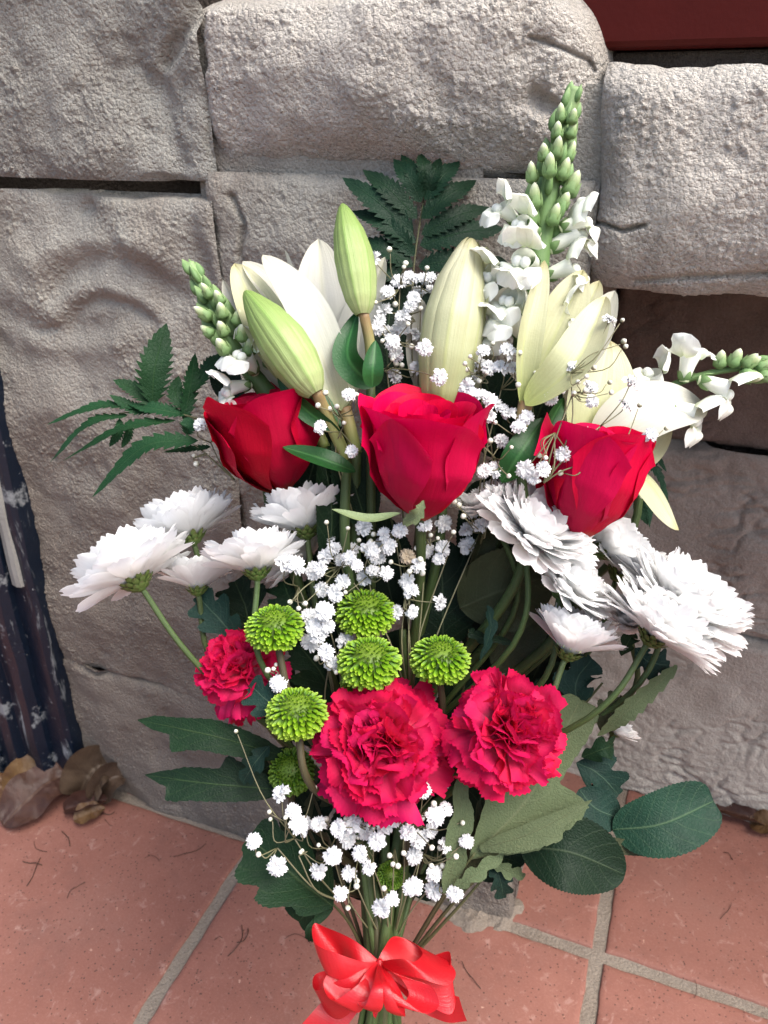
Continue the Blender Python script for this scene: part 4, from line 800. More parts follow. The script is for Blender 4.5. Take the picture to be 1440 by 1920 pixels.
def snap(label, ctrl, r_px, buds, florets, tip_n, tip_span, seed, stem_to=None):
    r = random.Random(seed); d = ctrl[0][2]; k = d / FPX; t0 = thing('snapdragon', label, 'snapdragon', base_at(*ctrl[0]), 'white snapdragons')
    c = spline([P(*q) for q in ctrl], 60); mb = MB(); mb.tube(c, np.linspace(r_px, r_px * .5, 60) * k, 9); put('stem', mb.data('stem', SNAPG), t0)
    T = nrm(np.gradient(c, axis=0))
    i0 = int(60 * (1 - tip_span))
    for i in range(tip_n):                                            # packed green buds of the tip
        f = (i + .5) / tip_n; q = i0 + f * (59 - i0); j = int(q); a = i * 2.4; tv = T[j]; s1 = nrm(np.cross(tv, (0, 0, 1.0))); s2 = np.cross(s1, tv)
        out = s1 * math.cos(a) + s2 * math.sin(a); sz = (33 - 13 * f) * k * r.uniform(.9, 1.1)
        putz('bud', BUD_G, t0, c[j] + out * (r_px * (1.0 - .7 * f)) * k - tv * 10 * k, tv + out * .42 * (1 - .75 * f), out, sz)
    for (px, py, dd, zx, zy, zz, sz) in buds:
        putz('bud', BUD_S[r.randrange(2)], t0, P(px, py, dd), (zx, zy, zz), (0, .3, 1), .88 * sz * dd / FPX)
    for (px, py, dd, z, x, sz) in florets:
        o = putz('floret', FLOR, t0, P(px, py, dd), z, x, sz * dd / FPX); R_, tr = orient(P(px, py, dd), z, x)
        put('calyx', FCAL, o, Matrix.Translation(tr) @ R_ @ Matrix.Scale(sz * dd / FPX, 4))
    if stem_to is not None: add_stem(t0, *stem_to, .0025)
    return t0
snap('tall white snapdragon with a long green tip against the big pale stone', [(985, 660, .418), (1000, 560, .416), (1017, 440, .412), (1046, 280, .404), (1080, 165, .396)], 26,
    [(1004, 395, .402, -.15, 1, .3, 32), (1000, 345, .400, -.25, 1, .3, 26), (1030, 335, .394, -.1, 1, .45, 30), (1062, 372, .404, .45, 1, .2, 34), (1050, 340, .400, .35, 1, .2, 28), (1040, 300, .396, .15, 1, .4, 27), (1022, 305, .396, -.25, 1, .35, 27), (1060, 305, .402, .45, 1, .1, 26), (1044, 262, .394, -.05, 1, .45, 25), (1066, 262, .396, .3, 1, .3, 25), (1070, 235, .392, .2, 1, .35, 23), (1052, 232, .394, -.15, 1, .35, 23), (1048, 395, .404, .5, .9, .3, 28), (1032, 425, .404, .3, 1, .4, 28)],
    [(1008, 440, .408, (-.55, .25, .55), (.35, .9, .3), 63), (1004, 500, .406, (-.45, .10, .75), (.2, .95, .2), 73), (1028, 470, .414, (.75, .55, .25), (-.4, .8, .4), 75), (1020, 520, .416, (.70, .30, .3), (-.3, .9, .4), 68), (995, 570, .410, (-.70, .15, .55), (.2, .95, .3), 70), (985, 640, .412, (-.40, .55, .5), (.3, .8, .4), 73), (972, 420, .410, (-.6, .5, .4), (.3, .8, .4), 60), (962, 520, .412, (-.8, .1, .4), (.15, .95, .3), 66), (965, 610, .414, (-.75, -.05, .5), (.1, .95, .3), 66), (1050, 430, .408, (.8, .35, .3), (-.3, .85, .4), 60), (1030, 600, .42, (.5, .2, .5), (-.2, .9, .3), 65)], 26, .50, 3, (985, 660, .418))
snap('small white snapdragon with green buds leaning left by the lily', [(505, 740, .430), (450, 670, .426), (408, 590, .420), (356, 494, .420)], 18,
    [(398, 598, .412, -.9, .45, .4, 26), (420, 600, .410, -.2, 1, .4, 27), (440, 612, .412, .4, 1, .2, 26), (425, 632, .408, -.45, .9, .5, 27), (402, 630, .415, -.8, .5, .2, 24), (452, 642, .411, .2, 1, .4, 28), (428, 665, .408, -.6, .8, .5, 30), (466, 668, .414, .2, 1, .4, 28), (418, 572, .410, -.5, .9, .4, 24), (398, 560, .412, -.6, .8, .3, 22)],
    [(478, 700, .420, (-.2, .5, .6), (.2, .8, .3), 63), (470, 722, .424, (-.65, -.1, .4), (.1, .9, .3), 58), (500, 690, .426, (.3, .6, .4), (-.2, .8, .4), 53)], 24, .52, 5, (505, 740, .430))
snap('white snapdragon sticking out sideways at the far right before the dark recess', [(1180, 790, .440), (1252, 728, .430), (1330, 700, .424), (1400, 690, .420), (1446, 690, .418)], 8,
    [(1372, 690, .418, .25, .9, .3, 30), (1350, 692, .420, -.05, 1, .2, 28), (1392, 690, .415, .6, .6, .3, 28), (1385, 700, .416, .9, -.35, .3, 34), (1415, 690, .415, 1, .25, .3, 24), (1420, 700, .415, .9, -.4, .3, 26), (1400, 685, .414, .9, .5, .2, 22), (1436, 690, .415, 1, .1, .3, 20)],
    [(1282, 716, .424, (.10, .95, .2), (-.8, .2, .5), 61), (1310, 712, .420, (.85, -.30, .35), (.2, .9, .3), 70), (1245, 760, .428, (.80, -.25, .4), (.2, .9, .4), 75), (1240, 742, .432, (-.35, .75, .4), (.7, .5, .3), 63)], 6, .22, 7, (1180, 790, .440))
# ---------------------------------------------------------------- ferns
def frond(label, rachis, pinnae, mat, teeth=13, amp=.45, seed=0, gr='fern fronds'):
    t0 = thing('fern_frond', label, 'fern', base_at(*rachis[0]), gr); c = spline([P(*q) for q in rachis], 24); mb = MB(); mb.tube(c, np.linspace(3.0, 1.2, 24) * rachis[0][2] / FPX, 6); put('stem', mb.data('stem', STEM_BR), t0)
    for i, (ct, hw, n) in enumerate(pinnae):
        leafpart(t0, 'leaflet', ct, hw, mat, n, pf=prof(.45, .95), cup=.12, wave=(.06, 2.5), edge=lambda t, s: (1 - amp * (1 - (t * teeth) % 1.0) ** 1.0 * np.clip(1.25 - t, .35, 1)), sweep=.45, nu=9, nv=teeth * 6, seed=i)
    return t0
z = (0, 0, 1)
D = .455
pins = []
for (bx, by, tx, ty, hw) in ((778, 480, 690, 400, 24), (775, 440, 642, 333, 30), (782, 410, 680, 318, 26), (790, 380, 738, 298, 22), (795, 370, 752, 290, 18), (796, 375, 862, 302, 26), (790, 410, 893, 338, 30), (787, 460, 945, 428, 34), (776, 500, 655, 448, 30), (784, 500, 915, 492, 30), (770, 530, 690, 500, 26), (800, 350, 790, 288, 20), (790, 440, 918, 388, 26), (780, 455, 660, 395, 26), (800, 370, 825, 296, 20)):
    mx, my = (bx + tx) / 2, (by + ty) / 2 - 8
    pins.append(([(bx, by, D), (mx, my, D - .004), (tx, ty, D + .006)], hw, (random.uniform(-.35, .35), random.uniform(0, .5), 1)))
frond('dark green fern frond fanned out at the top behind the lilies', [(770, 640, D), (776, 500, D), (795, 370, D + .003)], pins, FERN_D, 11, .45)
dF = .435
frond('light green feathery fern frond spreading at the left edge of the bouquet', [(470, 850, .44), (395, 795, dF), (300, 770, dF), (225, 775, dF)],
    [([(285, 757, dF), (290, 690, dF - .004), (312, 606, dF)], 38, (.35, .1, .9)), ([(262, 762, dF), (180, 762, dF), (88, 796, dF)], 19, (.1, .75, .6)), ([(240, 778, dF), (165, 795, dF - .003), (93, 868, dF)], 19, (-.1, .75, .6)),
     ([(330, 788, dF - .004), (230, 803, dF - .008), (118, 864, dF - .003)], 20, (0, .8, .6)), ([(372, 826, dF - .008), (270, 838, dF - .012), (173, 932, dF - .008)], 27, (-.1, .6, .8)), ([(300, 772, dF), (262, 735, dF), (212, 712, dF)], 22, (.2, .3, .9)), ([(290, 772, dF), (250, 765, dF), (205, 740, dF)], 18, (.2, .5, .8)),
     ([(350, 778, dF), (300, 768, dF - .004), (240, 758, dF)], 24, (0, .7, .7)), ([(345, 790, dF), (358, 720, dF), (366, 662, dF)], 20, (.6, 0, .8)), ([(362, 735, dF), (390, 690, dF + .005), (415, 662, dF + .01)], 22, (-.3, .1, .9)), ([(352, 770, dF), (330, 740, dF), (335, 705, dF)], 20, (.4, 0, .9)),
     ([(350, 815, dF - .006), (352, 800, dF - .010), (352, 782, dF - .008)], 20, (0, .1, 1)), ([(395, 838, dF), (355, 842, dF), (305, 848, dF)], 11, (0, .6, .7)), ([(225, 785, dF), (222, 810, dF), (205, 838, dF)], 14, (.7, .2, .6)), ([(245, 785, dF), (240, 815, dF), (228, 840, dF)], 12, (.7, .2, .6))], FERN, 11, .50)
frond('thin dark fern tips hanging beside the right rose against the wall', [(1150, 800, .45), (1195, 850, .452), (1235, 960, .455)],
    [([(1198, 850, .452), (1235, 890, .452), (1255, 960, .454)], 13, (.5, 0, .8)), ([(1195, 860, .452), (1215, 920, .452), (1218, 990, .454)], 16, (.3, 0, .9)), ([(1190, 840, .452), (1225, 850, .452), (1250, 885, .454)], 13, (.2, .4, .9)), ([(1180, 900, .452), (1200, 950, .452), (1215, 985, .454)], 14, (-.2, 0, .9))], FERN_D, 9, .5)

# ---------------------------------------------------------------- leafy stems
def sprig(label, stem, leaves, name='leafy_stem', cat='foliage', gr='leafy stems of the bouquet', r=3.2, mat=STEM_BR, runs=True):
    t0 = thing(name, label, cat, base_at(*stem[0]), gr); c = spline([P(*q) for q in stem], 26); mb = MB(); mb.tube(c, np.linspace(r * 1.2, r * .6, 26) * stem[0][2] / FPX, 7); put('stem', mb.data('stem', mat), t0)
    for (ct, hw, m, n, kw) in leaves: leafpart(t0, 'leaf', ct, hw, m, n, **kw)
    return t0
ONE = lambda t: np.ones_like(t)
def prf(ts, neg, pos, teeth=16, amp=.07):
    def f(t, s): return np.maximum(.015, np.interp(t, ts, neg if s < 0 else pos)) * (1 - amp * ((t * teeth + (.4 if s > 0 else 0)) % 1.0))
    return f
def LOB(*a, **k): return dict(pf=ONE, edge=prf(*a, **k), sweep=.35, cup=.10, wave=(.07, 1.3), nu=15, nv=110)
MUM = dict(pf=prof(.55, .62), edge=lobed(3, .50), sweep=.55, cup=.15, wave=(.08, 1.5), nu=13, nv=72)
MUM2 = dict(pf=prof(.65, .85), edge=lobed(2.4, .55, 18), sweep=.7, cup=.12, wave=(.06, 1.3), nu=13, nv=72)
ROS = dict(pf=prof(.52, .62), edge=saw(26, .05), sweep=.15, cup=.18, wave=(.05, 1.2), nu=13, nv=78, keel=-.03)
def lf(*a): return a
bz = (700, 1830, .44)
sprig('long lobed green leaves pointing left from under the left carnation', [bz, (600, 1600, .44), (500, 1420, .43), (470, 1400, .43)],
    [lf([(540, 1420, .43), (400, 1380, .42), (258, 1350, .43)], 30, LEAF_M, (0, .35, .95), LOB([0, .15, .35, .50, .60, .66, .70, .75, .88, 1], [.2, .7, .95, 1.0, .85, .75, .70, .62, .5, .02], [.2, .7, .95, 1.0, 1.25, 1.55, 1.3, .50, .40, .02])),
     lf([(540, 1482, .435), (400, 1470, .43), (272, 1453, .438)], 32, LEAF_D, (0, .35, .95), LOB([0, .15, .30, .36, .44, .60, .70, .76, .80, .86, 1], [.2, .9, 1.5, 1.75, .9, .85, .75, .6, .5, .4, .02], [.2, .7, .9, .95, 1.0, 1.1, 1.3, 1.25, .5, .4, .02])),
     lf([(505, 1398, .42), (478, 1430, .415), (455, 1468, .42)], 24, LEAF_B, (-.3, .2, .9), MUM), lf([(545, 1350, .41), (505, 1318, .405), (468, 1284, .41)], 40, LEAF_B, (-.2, .2, 1), MUM), lf([(540, 1400, .44), (500, 1440, .44), (470, 1450, .44)], 34, LEAF_D, z, MUM)])
sprig('dark green leaves behind the left carnation and its neighbours', [bz, (590, 1500, .45), (480, 1250, .45), (440, 1170, .45)],
    [lf([(450, 1205, .44), (410, 1160, .438), (370, 1118, .442)], 42, LEAF_B, (-.1, .3, .9), MUM), lf([(470, 1200, .45), (460, 1140, .45), (440, 1090, .455)], 50, LEAF_D, z, MUM), lf([(560, 1200, .45), (545, 1130, .45), (530, 1090, .455)], 44, LEAF_M, z, MUM), lf([(600, 1400, .45), (560, 1330, .45), (520, 1290, .45)], 70, LEAF_D, z, MUM), lf([(640, 1330, .44), (600, 1260, .44), (560, 1210, .44)], 60, LEAF_M, (-.2, .1, 1), MUM)])
sprig('broad scalloped green leaf hanging at lower left beside the bow', [bz, (660, 1740, .43), (620, 1690, .42)],
    [lf([(625, 1700, .42), (548, 1640, .410), (468, 1572, .418)], 78, LEAF_M, (-.1, .35, .95), dict(MUM, edge=lobed(3, .30, 26))), lf([(625, 1705, .425), (590, 1700, .42), (560, 1728, .425)], 52, LEAF_M, (-.1, .3, .95), dict(MUM, edge=lobed(2, .25, 16)))])
sprig('large pale leaf with deep lobes showing its underside below the right carnation', [(740, 1830, .44), (830, 1680, .41), (890, 1600, .40)],
    [lf([(880, 1612, .402), (990, 1495, .408), (1088, 1312, .414)], 92, LEAF_P, (.15, .1, 1), dict(LOB([0, .08, .22, .36, .45, .50, .54, .59, .66, .80, .92, .97, 1], [.06, .35, .80, .95, 1.10, 1.15, .95, .42, .45, .55, .52, .35, .05], [.06, .35, .75, .90, .95, .9, .70, .60, .75, .70, .45, .3, .05], teeth=18, amp=.06), sweep=.50)), lf([(900, 1592, .400), (1000, 1560, .396), (1110, 1500, .402)], 24, LEAF_P, (0, .3, .95), LOB([0, .2, .5, .62, .7, .85, 1], [.3, .9, 1.3, 1.5, .7, .5, .02], [.3, .7, .8, .7, .6, .4, .02])),
     lf([(835, 1680, .405), (860, 1570, .400), (868, 1448, .405)], 27, LEAF_P, (.2, .1, 1), dict(MUM, edge=lobed(2.5, .35, 14))), lf([(850, 1665, .400), (890, 1640, .398), (945, 1600, .40)], 17, LEAF_P, (0, .3, .9), MUM), lf([(840, 1690, .41), (880, 1620, .41), (900, 1500, .41)], 20, LEAF_O, z, MUM)])
sprig('glossy toothed rose leaves spreading at lower right over the tiles', [(740, 1830, .44), (880, 1660, .43), (985, 1590, .43), (1130, 1540, .43)],
    [lf([(975, 1588, .418), (1068, 1598, .408), (1172, 1640, .414)], 70, LEAF_RD, (0, .35, .95), ROS), lf([(1148, 1556, .425), (1240, 1545, .418), (1338, 1502, .425)], 60, LEAF_R, (.05, .4, .92), dict(ROS, pf=prof(.42, .32))), lf([(1085, 1480, .43), (1115, 1515, .426), (1162, 1535, .43)], 44, LEAF_B, (.1, .3, .95), ROS),
     lf([(1060, 1570, .422), (1150, 1585, .42), (1262, 1600, .424)], 15, LEAF_O, (0, .2, .95), ROS), lf([(900, 1650, .43), (945, 1590, .43), (1010, 1560, .43)], 44, LEAF_D, (0, .3, .95), ROS)])
sprig('small green leaves low at the right below the pale lobed leaf', [(740, 1830, .44), (860, 1700, .43), (920, 1630, .43)],
    [lf([(925, 1610, .425), (938, 1650, .42), (944, 1684, .425)], 24, LEAF_B, (0, .3, .95), MUM), lf([(920, 1610, .42), (950, 1632, .418), (985, 1642, .42)], 15, LEAF_P, (0, .3, .95), MUM)])
sprig('dark lobed leaves behind the right carnation, reaching up the thick stalk', [(740, 1830, .44), (950, 1500, .44), (1080, 1340, .43), (1130, 1280, .43)],
    [lf([(1085, 1340, .43), (1080, 1280, .43), (1110, 1235, .435)], 44, LEAF_B, z, MUM), lf([(1090, 1420, .435), (1130, 1405, .43), (1150, 1400, .435)], 26, LEAF_M, z, MUM), lf([(1080, 1430, .44), (1120, 1450, .438), (1160, 1490, .44)], 46, LEAF_B, (.1, .2, 1), MUM), lf([(1120, 1380, .415), (1180, 1330, .408), (1270, 1248, .415)], 24, LEAF_P, (.5, .2, .8), dict(MUM, edge=saw(8, .3))), lf([(1125, 1370, .42), (1145, 1340, .418), (1170, 1310, .42)], 34, LEAF_O, (-.2, .3, .9), MUM),
     lf([(1190, 1215, .42), (1215, 1240, .418), (1255, 1248, .42)], 36, LEAF_B, (.1, .4, .9), MUM), lf([(1165, 1230, .42), (1180, 1200, .415), (1190, 1185, .42)], 18, LEAF_M, z, MUM), lf([(1060, 1330, .44), (1040, 1290, .44), (1075, 1260, .44)], 40, LEAF_D, z, MUM)])
sprig('olive rose leaf showing its veined underside among the right hand stalks', [(730, 1830, .445), (850, 1400, .45), (880, 1180, .44)],
    [lf([(862, 1140, .432), (945, 1105, .425), (1040, 1075, .432)], 84, LEAF_O, (.1, -.2, 1), ROS), lf([(875, 1085, .425), (898, 1030, .420), (925, 965, .425)], 26, LEAF_O, (.6, 0, .8), dict(ROS, cup=.6)), lf([(930, 1260, .44), (975, 1190, .44), (1025, 1130, .44)], 44, LEAF_O, (-.2, 0, 1), ROS), lf([(900, 1240, .415), (920, 1180, .41), (915, 1135, .412)], 16, LEAF_B, (.6, 0, .8), dict(MUM)), lf([(965, 1205, .42), (900, 1195, .42), (880, 1180, .42)], 12, LEAF_D, z, MUM)])
sprig('dark rose leaves in the middle behind the baby\'s breath', [bz, (740, 1400, .45), (760, 1100, .45), (730, 960, .44)],
    [lf([(905, 1110, .446), (915, 1010, .444), (900, 900, .448)], 62, LEAF_RD, z, ROS), lf([(965, 1130, .448), (985, 1060, .448), (960, 960, .452)], 56, LEAF_D, z, ROS), lf([(645, 1090, .440), (662, 1000, .436), (640, 900, .442)], 44, LEAF_RD, (.2, 0, 1), ROS), lf([(830, 1220, .445), (830, 1120, .44), (825, 1010, .445)], 66, LEAF_RD, z, ROS), lf([(650, 1180, .45), (640, 1090, .45), (660, 1000, .452)], 66, LEAF_D, z, ROS), lf([(740, 1150, .455), (720, 1060, .455), (700, 960, .455)], 60, LEAF_RD, (.1, 0, 1), ROS), lf([(615, 1060, .420), (622, 960, .416), (606, 850, .422)], 36, LEAF_D, (.5, 0, .8), ROS), lf([(690, 990, .424), (665, 910, .420), (640, 800, .428)], 46, LEAF_D, (.3, .2, .9), ROS), lf([(900, 1250, .455), (930, 1150, .455), (940, 1040, .455)], 70, LEAF_RD, z, ROS), lf([(780, 1330, .45), (760, 1250, .45), (770, 1180, .45)], 70, LEAF_RD, z, ROS), lf([(600, 1260, .455), (590, 1180, .455), (600, 1100, .455)], 60, LEAF_D, z, ROS)])
sprig('dark leaves deep behind the carnations and lower baby\'s breath', [bz, (730, 1650, .455), (760, 1400, .455)],
    [lf([(620, 1640, .45), (580, 1540, .45), (590, 1440, .45)], 56, LEAF_RD, z, MUM), lf([(700, 1690, .455), (680, 1590, .455), (680, 1480, .455)], 70, LEAF_RD, z, ROS), lf([(800, 1690, .455), (810, 1590, .455), (820, 1480, .455)], 66, LEAF_RD, z, ROS), lf([(870, 1600, .45), (900, 1500, .45), (920, 1420, .45)], 70, LEAF_RD, z, ROS), lf([(860, 1420, .455), (880, 1330, .455), (900, 1230, .455)], 66, LEAF_D, z, ROS), lf([(990, 1420, .455), (1010, 1330, .455), (1010, 1230, .455)], 64, LEAF_D, z, ROS), lf([(760, 1700, .45), (740, 1640, .445), (745, 1590, .45)], 44, LEAF_D, z, ROS), lf([(1000, 1270, .452), (1020, 1220, .452), (1020, 1150, .452)], 54, LEAF_D, z, ROS), lf([(640, 1500, .45), (600, 1480, .45), (560, 1500, .45)], 50, LEAF_O, z, MUM)])
sprig('dark greenery high up behind the lilies and small white flowers', [(715, 1600, .465), (780, 1000, .465), (800, 700, .462)],
    [lf([(740, 760, .462), (725, 650, .462), (740, 520, .464)], 56, LEAF_RD, z, ROS), lf([(800, 760, .464), (790, 650, .464), (780, 520, .466)], 56, LEAF_RD, z, ROS), lf([(930, 860, .455), (920, 760, .455), (900, 680, .46)], 60, LEAF_D, z, ROS), lf([(970, 880, .455), (1000, 800, .455), (1040, 700, .455)], 60, LEAF_D, z, ROS), lf([(560, 960, .455), (590, 860, .455), (600, 760, .455)], 56, LEAF_RD, z, ROS), lf([(950, 960, .455), (960, 900, .455), (1000, 840, .455)], 56, LEAF_RD, z, ROS), lf([(450, 760, .45), (425, 715, .45), (415, 670, .452)], 30, LEAF_RD, z, ROS), lf([(920, 640, .455), (935, 560, .455), (930, 480, .458)], 40, LEAF_RD, z, ROS)])
# bare stalks gathered above the bow
for i, (x, y, lab) in enumerate(((600, 1600, 'brown bare stalk slanting up left out of the bow'), (640, 1560, 'brownish bare stalk rising from the bow under the white sprays'), (690, 1580, 'straight greenish stalk in the middle of the bundle above the bow'), (760, 1560, 'dark straight stalk right of the middle above the bow'), (820, 1600, 'olive stalk slanting up right out of the bow'), (755, 1180, 'long green rose stalk showing between the green button blooms'))):
    t0 = thing('stalk', lab, 'stalk', base_at(x, y, .432)); add_stem(t0, x, y, .432 if i < 5 else .435, .0024, None, STEM_BR if i in (0, 1, 3) else STEM)

# ---------------------------------------------------------------- baby's breath
def bloom_mesh(sd, n=18):
    r = random.Random(sd); mb = MB(); nu, nv = 7, 5; S, T = np.meshgrid(np.linspace(-1, 1, nu), np.linspace(0, 1, nv))
    for i in range(n):
        f = (i + .5) / n; e = math.radians(5 + 75 * f + r.uniform(-12, 12)); a = i * 2.4 + r.uniform(-.3, .3); L = (1 - .28 * f) * r.uniform(.85, 1.1); hw = .34 * r.uniform(.8, 1.2)
        W = hw * np.interp(T, [0, .3, .7, 1], [.25, .7, 1.0, .85]); th = e - .5 * T; x = L * T * np.cos(th) * (1 - .08 * S ** 2) - .10 * L * (T > .9) * np.cos(S * 6 + i); zz = L * T * np.sin(th) * .8 + .16 * np.sin(S * 5 + i) * T
        y = S * W; mb.grid(np.stack([x * math.cos(a) - y * math.sin(a), x * math.sin(a) + y * math.cos(a), zz], -1))
    mb.ball((0, 0, -.12), .26, 8, 6, sq=(1, 1, 1.3)); return mb
BLOOMS = [bloom_mesh(k).data('bloom', BABY, world=False) for k in range(6)]
BLOOM_DRY = bloom_mesh(9).data('bloom', BABY_DRY, world=False)
def bb():
    mb = MB(); t = np.linspace(0, 1, 9); a = np.linspace(0, 2 * np.pi, 10, endpoint=False); r = np.interp(t, [0, .15, .5, .8, 1], [.25, .75, 1, .72, .02]); p = np.stack([r[:, None] * np.cos(a) * (1 + .06 * np.cos(5 * a)), r[:, None] * np.sin(a), np.repeat((2 * t - .2)[:, None], 10, 1)], -1); mb.grid(p, wrap=True); return mb.data('bud', BUDM, world=False)
BUDME = bb()
def spray(label, base, nodes, blooms, buds, seed, bs=16, dj=.010, dry=()):
    """base and nodes (px, py, d); blooms / buds (px, py, d)."""
    r = random.Random(seed); t0 = thing('babys_breath', label, 'baby\'s breath', base_at(*base), 'sprays of baby\'s breath'); mb = MB(); k = base[2] / FPX
    B = P(*base); Np = [P(*q) for q in nodes]; main = {}
    for i, q in enumerate(Np):
        p = spline([B, B + (q - B) * .5 + np.array((r.uniform(-1, 1), r.uniform(-1, 1), .5)) * .006, q], 12); mb.tube(p, np.linspace(1.8, 1.2, 12) * k, 5)
    for lst, kind in ((blooms, 0), (buds, 1)):
        for (px, py, d) in lst:
            d = d + r.uniform(-dj, dj); q = P(px, py, d); j = min(range(len(Np)), key=lambda a: np.linalg.norm((Np[a] - q)[:2]) + r.uniform(0, .004)); nd = Np[j]
            out = nrm((q - nd) + np.array((0, .006, .006))); m = (nd + q) / 2 + np.array((r.uniform(-1, 1), r.uniform(-1.2, .3), r.uniform(-.2, 1))) * .0045
            p = spline([nd, m, q - out * .001], 10); mb.tube(p, np.linspace(1.25, .9, 10) * k, 5)
            if kind == 0:
                ax = nrm(out * .7 + np.array((r.uniform(-.5, .5), r.uniform(-.1, .6), r.uniform(.3, 1.0))))
                put('bloom', BLOOM_DRY if (px, py) in dry else BLOOMS[r.randrange(6)], t0, frameW(q, ax, r.uniform(0, 6), bs * r.uniform(.85, 1.22) * d / FPX))
            else:
                put('bud', BUDME, t0, frameW(q, out, 0, r.uniform(4.0, 6.2) * d / FPX))
    put('stem', mb.data('stem', TWIG), t0)
    return t0
def at(d, *pts): return [(x, y, d) for x, y in pts]
spray('baby\'s breath spray between the tall green bud and the creamy lily', (760, 1000, .44), at(.425, (745, 640), (770, 590), (725, 690), (790, 540), (750, 540)),
    at(.418, (700, 487), (747, 527), (768, 520), (792, 523), (727, 548), (783, 548), (810, 545), (768, 575), (720, 583), (755, 592), (707, 613), (727, 622), (753, 613), (780, 627), (743, 663), (740, 705), (785, 692), (735, 640), (712, 600), (775, 560), (806, 520)) + at(.392, (797, 653), (825, 707)),
    at(.412, (731, 472), (760, 497), (706, 567), (741, 685), (751, 687), (735, 676), (764, 610), (800, 505), (822, 522), (742, 570), (770, 650), (718, 640), (757, 503), (788, 580)), 1)
spray('baby\'s breath spray right of the middle rose, under the creamy lily', (900, 1020, .42), at(.405, (905, 760), (940, 730), (965, 800), (900, 700), (990, 740), (930, 860)),
    at(.395, (907, 657), (953, 658), (893, 680), (940, 688), (963, 690), (873, 723), (917, 750), (943, 767), (917, 780), (1033, 748), (987, 783), (973, 800), (942, 827), (1050, 727), (917, 690), (885, 700), (905, 740), (908, 883), (930, 880), (925, 755), (955, 775), (890, 740)),
    at(.392, (882, 670), (873, 683), (877, 695), (923, 647), (912, 700), (1003, 701), (970, 723), (973, 665), (898, 715), (1067, 695), (930, 793), (958, 840), (953, 892), (890, 820), (920, 830)), 2)
spray('wiry baby\'s breath reaching over the right rose and open lily', (1020, 905, .385), at(.380, (1108, 866), (1125, 800), (1040, 812), (1165, 832), (1075, 735), (1070, 700)),
    at(.378, (1097, 813), (1055, 853), (1183, 718), (1173, 760), (1220, 815), (1018, 880), (1107, 727), (1110, 753), (1143, 600), (1077, 687), (1000, 895), (985, 880)),
    at(.378, (1165, 603), (1166, 643), (1170, 652), (1110, 692), (1098, 707), (1083, 719), (1140, 719), (1143, 737), (1198, 763), (1246, 805), (1015, 852), (1024, 857), (1055, 887), (1067, 697), (1095, 735), (1075, 740)), 3)
spray('baby\'s breath cloud beneath the middle rose', (770, 1330, .43), at(.418, (690, 1080), (770, 1060), (840, 1040), (640, 1060), (740, 1000), (800, 1010), (900, 1000), (760, 1120)),
    at(.410, (682, 988), (617, 1013), (627, 1028), (610, 1042), (640, 1050), (662, 1028), (693, 1030), (730, 1025), (710, 1047), (725, 1075), (700, 1070), (683, 1083), (643, 1092), (603, 1105), (628, 1112), (590, 1070), (797, 985), (832, 980), (800, 1032), (830, 1027), (823, 1048), (877, 1022), (875, 993), (883, 960), (913, 978), (763, 1090), (770, 1107), (773, 1148), (825, 1130), (743, 1147), (655, 1045), (700, 1035), (720, 1000), (750, 995), (900, 985), (890, 940), (670, 1060), (600, 1065), (785, 1060), (715, 1020), (763, 1043)),
    at(.404, (613, 982), (652, 993), (672, 1015), (698, 1015), (703, 1003), (682, 1035), (807, 1005), (787, 1050), (768, 1072), (853, 943), (862, 950), (863, 935), (900, 990), (782, 1028), (545, 1127), (572, 1130), (952, 892), (790, 1075), (735, 1055), (850, 1000), (870, 970), (820, 1010), (650, 1110)), 4, dry=((763, 1043),))
spray('baby\'s breath trail between the green button blooms on the left', (640, 1400, .43), at(.415, (600, 1190), (610, 1150), (560, 1100), (620, 1230), (520, 1270)),
    at(.402, (580, 1155), (607, 1145), (613, 1173), (597, 1190), (583, 1203), (610, 1223), (623, 1245), (647, 1200), (523, 1282), (537, 1052), (555, 1060), (590, 1175)),
    at(.398, (503, 1258), (513, 1255), (518, 1248), (545, 1128), (572, 1131), (630, 1260), (560, 1140), (595, 1235)), 5, 18)
spray('baby\'s breath bunch under the carnations, just above the bow', (730, 1790, .435), at(.415, (680, 1580), (740, 1590), (620, 1590), (790, 1600), (660, 1640), (830, 1640), (760, 1540), (720, 1660), (700, 1540)),
    at(.398, (571, 1548), (597, 1545), (633, 1551), (654, 1574), (684, 1559), (706, 1577), (706, 1529), (624, 1607), (597, 1634), (691, 1628), (654, 1638), (639, 1675), (736, 1686), (716, 1703), (766, 1559), (785, 1575), (777, 1606), (807, 1560), (836, 1518), (836, 1585), (875, 1579), (774, 1664), (813, 1669), (852, 1675), (815, 1638), (794, 1482), (828, 1470), (762, 1523), (676, 1600), (720, 1545), (738, 1535), (660, 1545), (640, 1560), (818, 1530)),
    at(.396, (612, 1538), (632, 1490), (691, 1547), (672, 1571), (700, 1553), (598, 1585), (731, 1604), (746, 1623), (737, 1620), (720, 1666), (669, 1652), (669, 1659), (653, 1698), (808, 1588), (823, 1591), (833, 1600), (830, 1625), (808, 1623), (864, 1543), (896, 1633), (812, 1508), (774, 1520), (798, 1527), (790, 1535), (566, 1598), (853, 1606), (650, 1535), (757, 1598)), 6, 17.5, .014)
spray('sparse baby\'s breath twig at the lower left over the scalloped leaf', (640, 1690, .42), at(.402, (560, 1605), (520, 1590), (552, 1572)),
    at(.396, (477, 1578), (520, 1625), (550, 1520), (527, 1487), (560, 1545)), at(.396, (507, 1525), (509, 1538), (487, 1602), (566, 1597), (536, 1535), (588, 1480), (444, 1374), (546, 1545)), 7, 19)
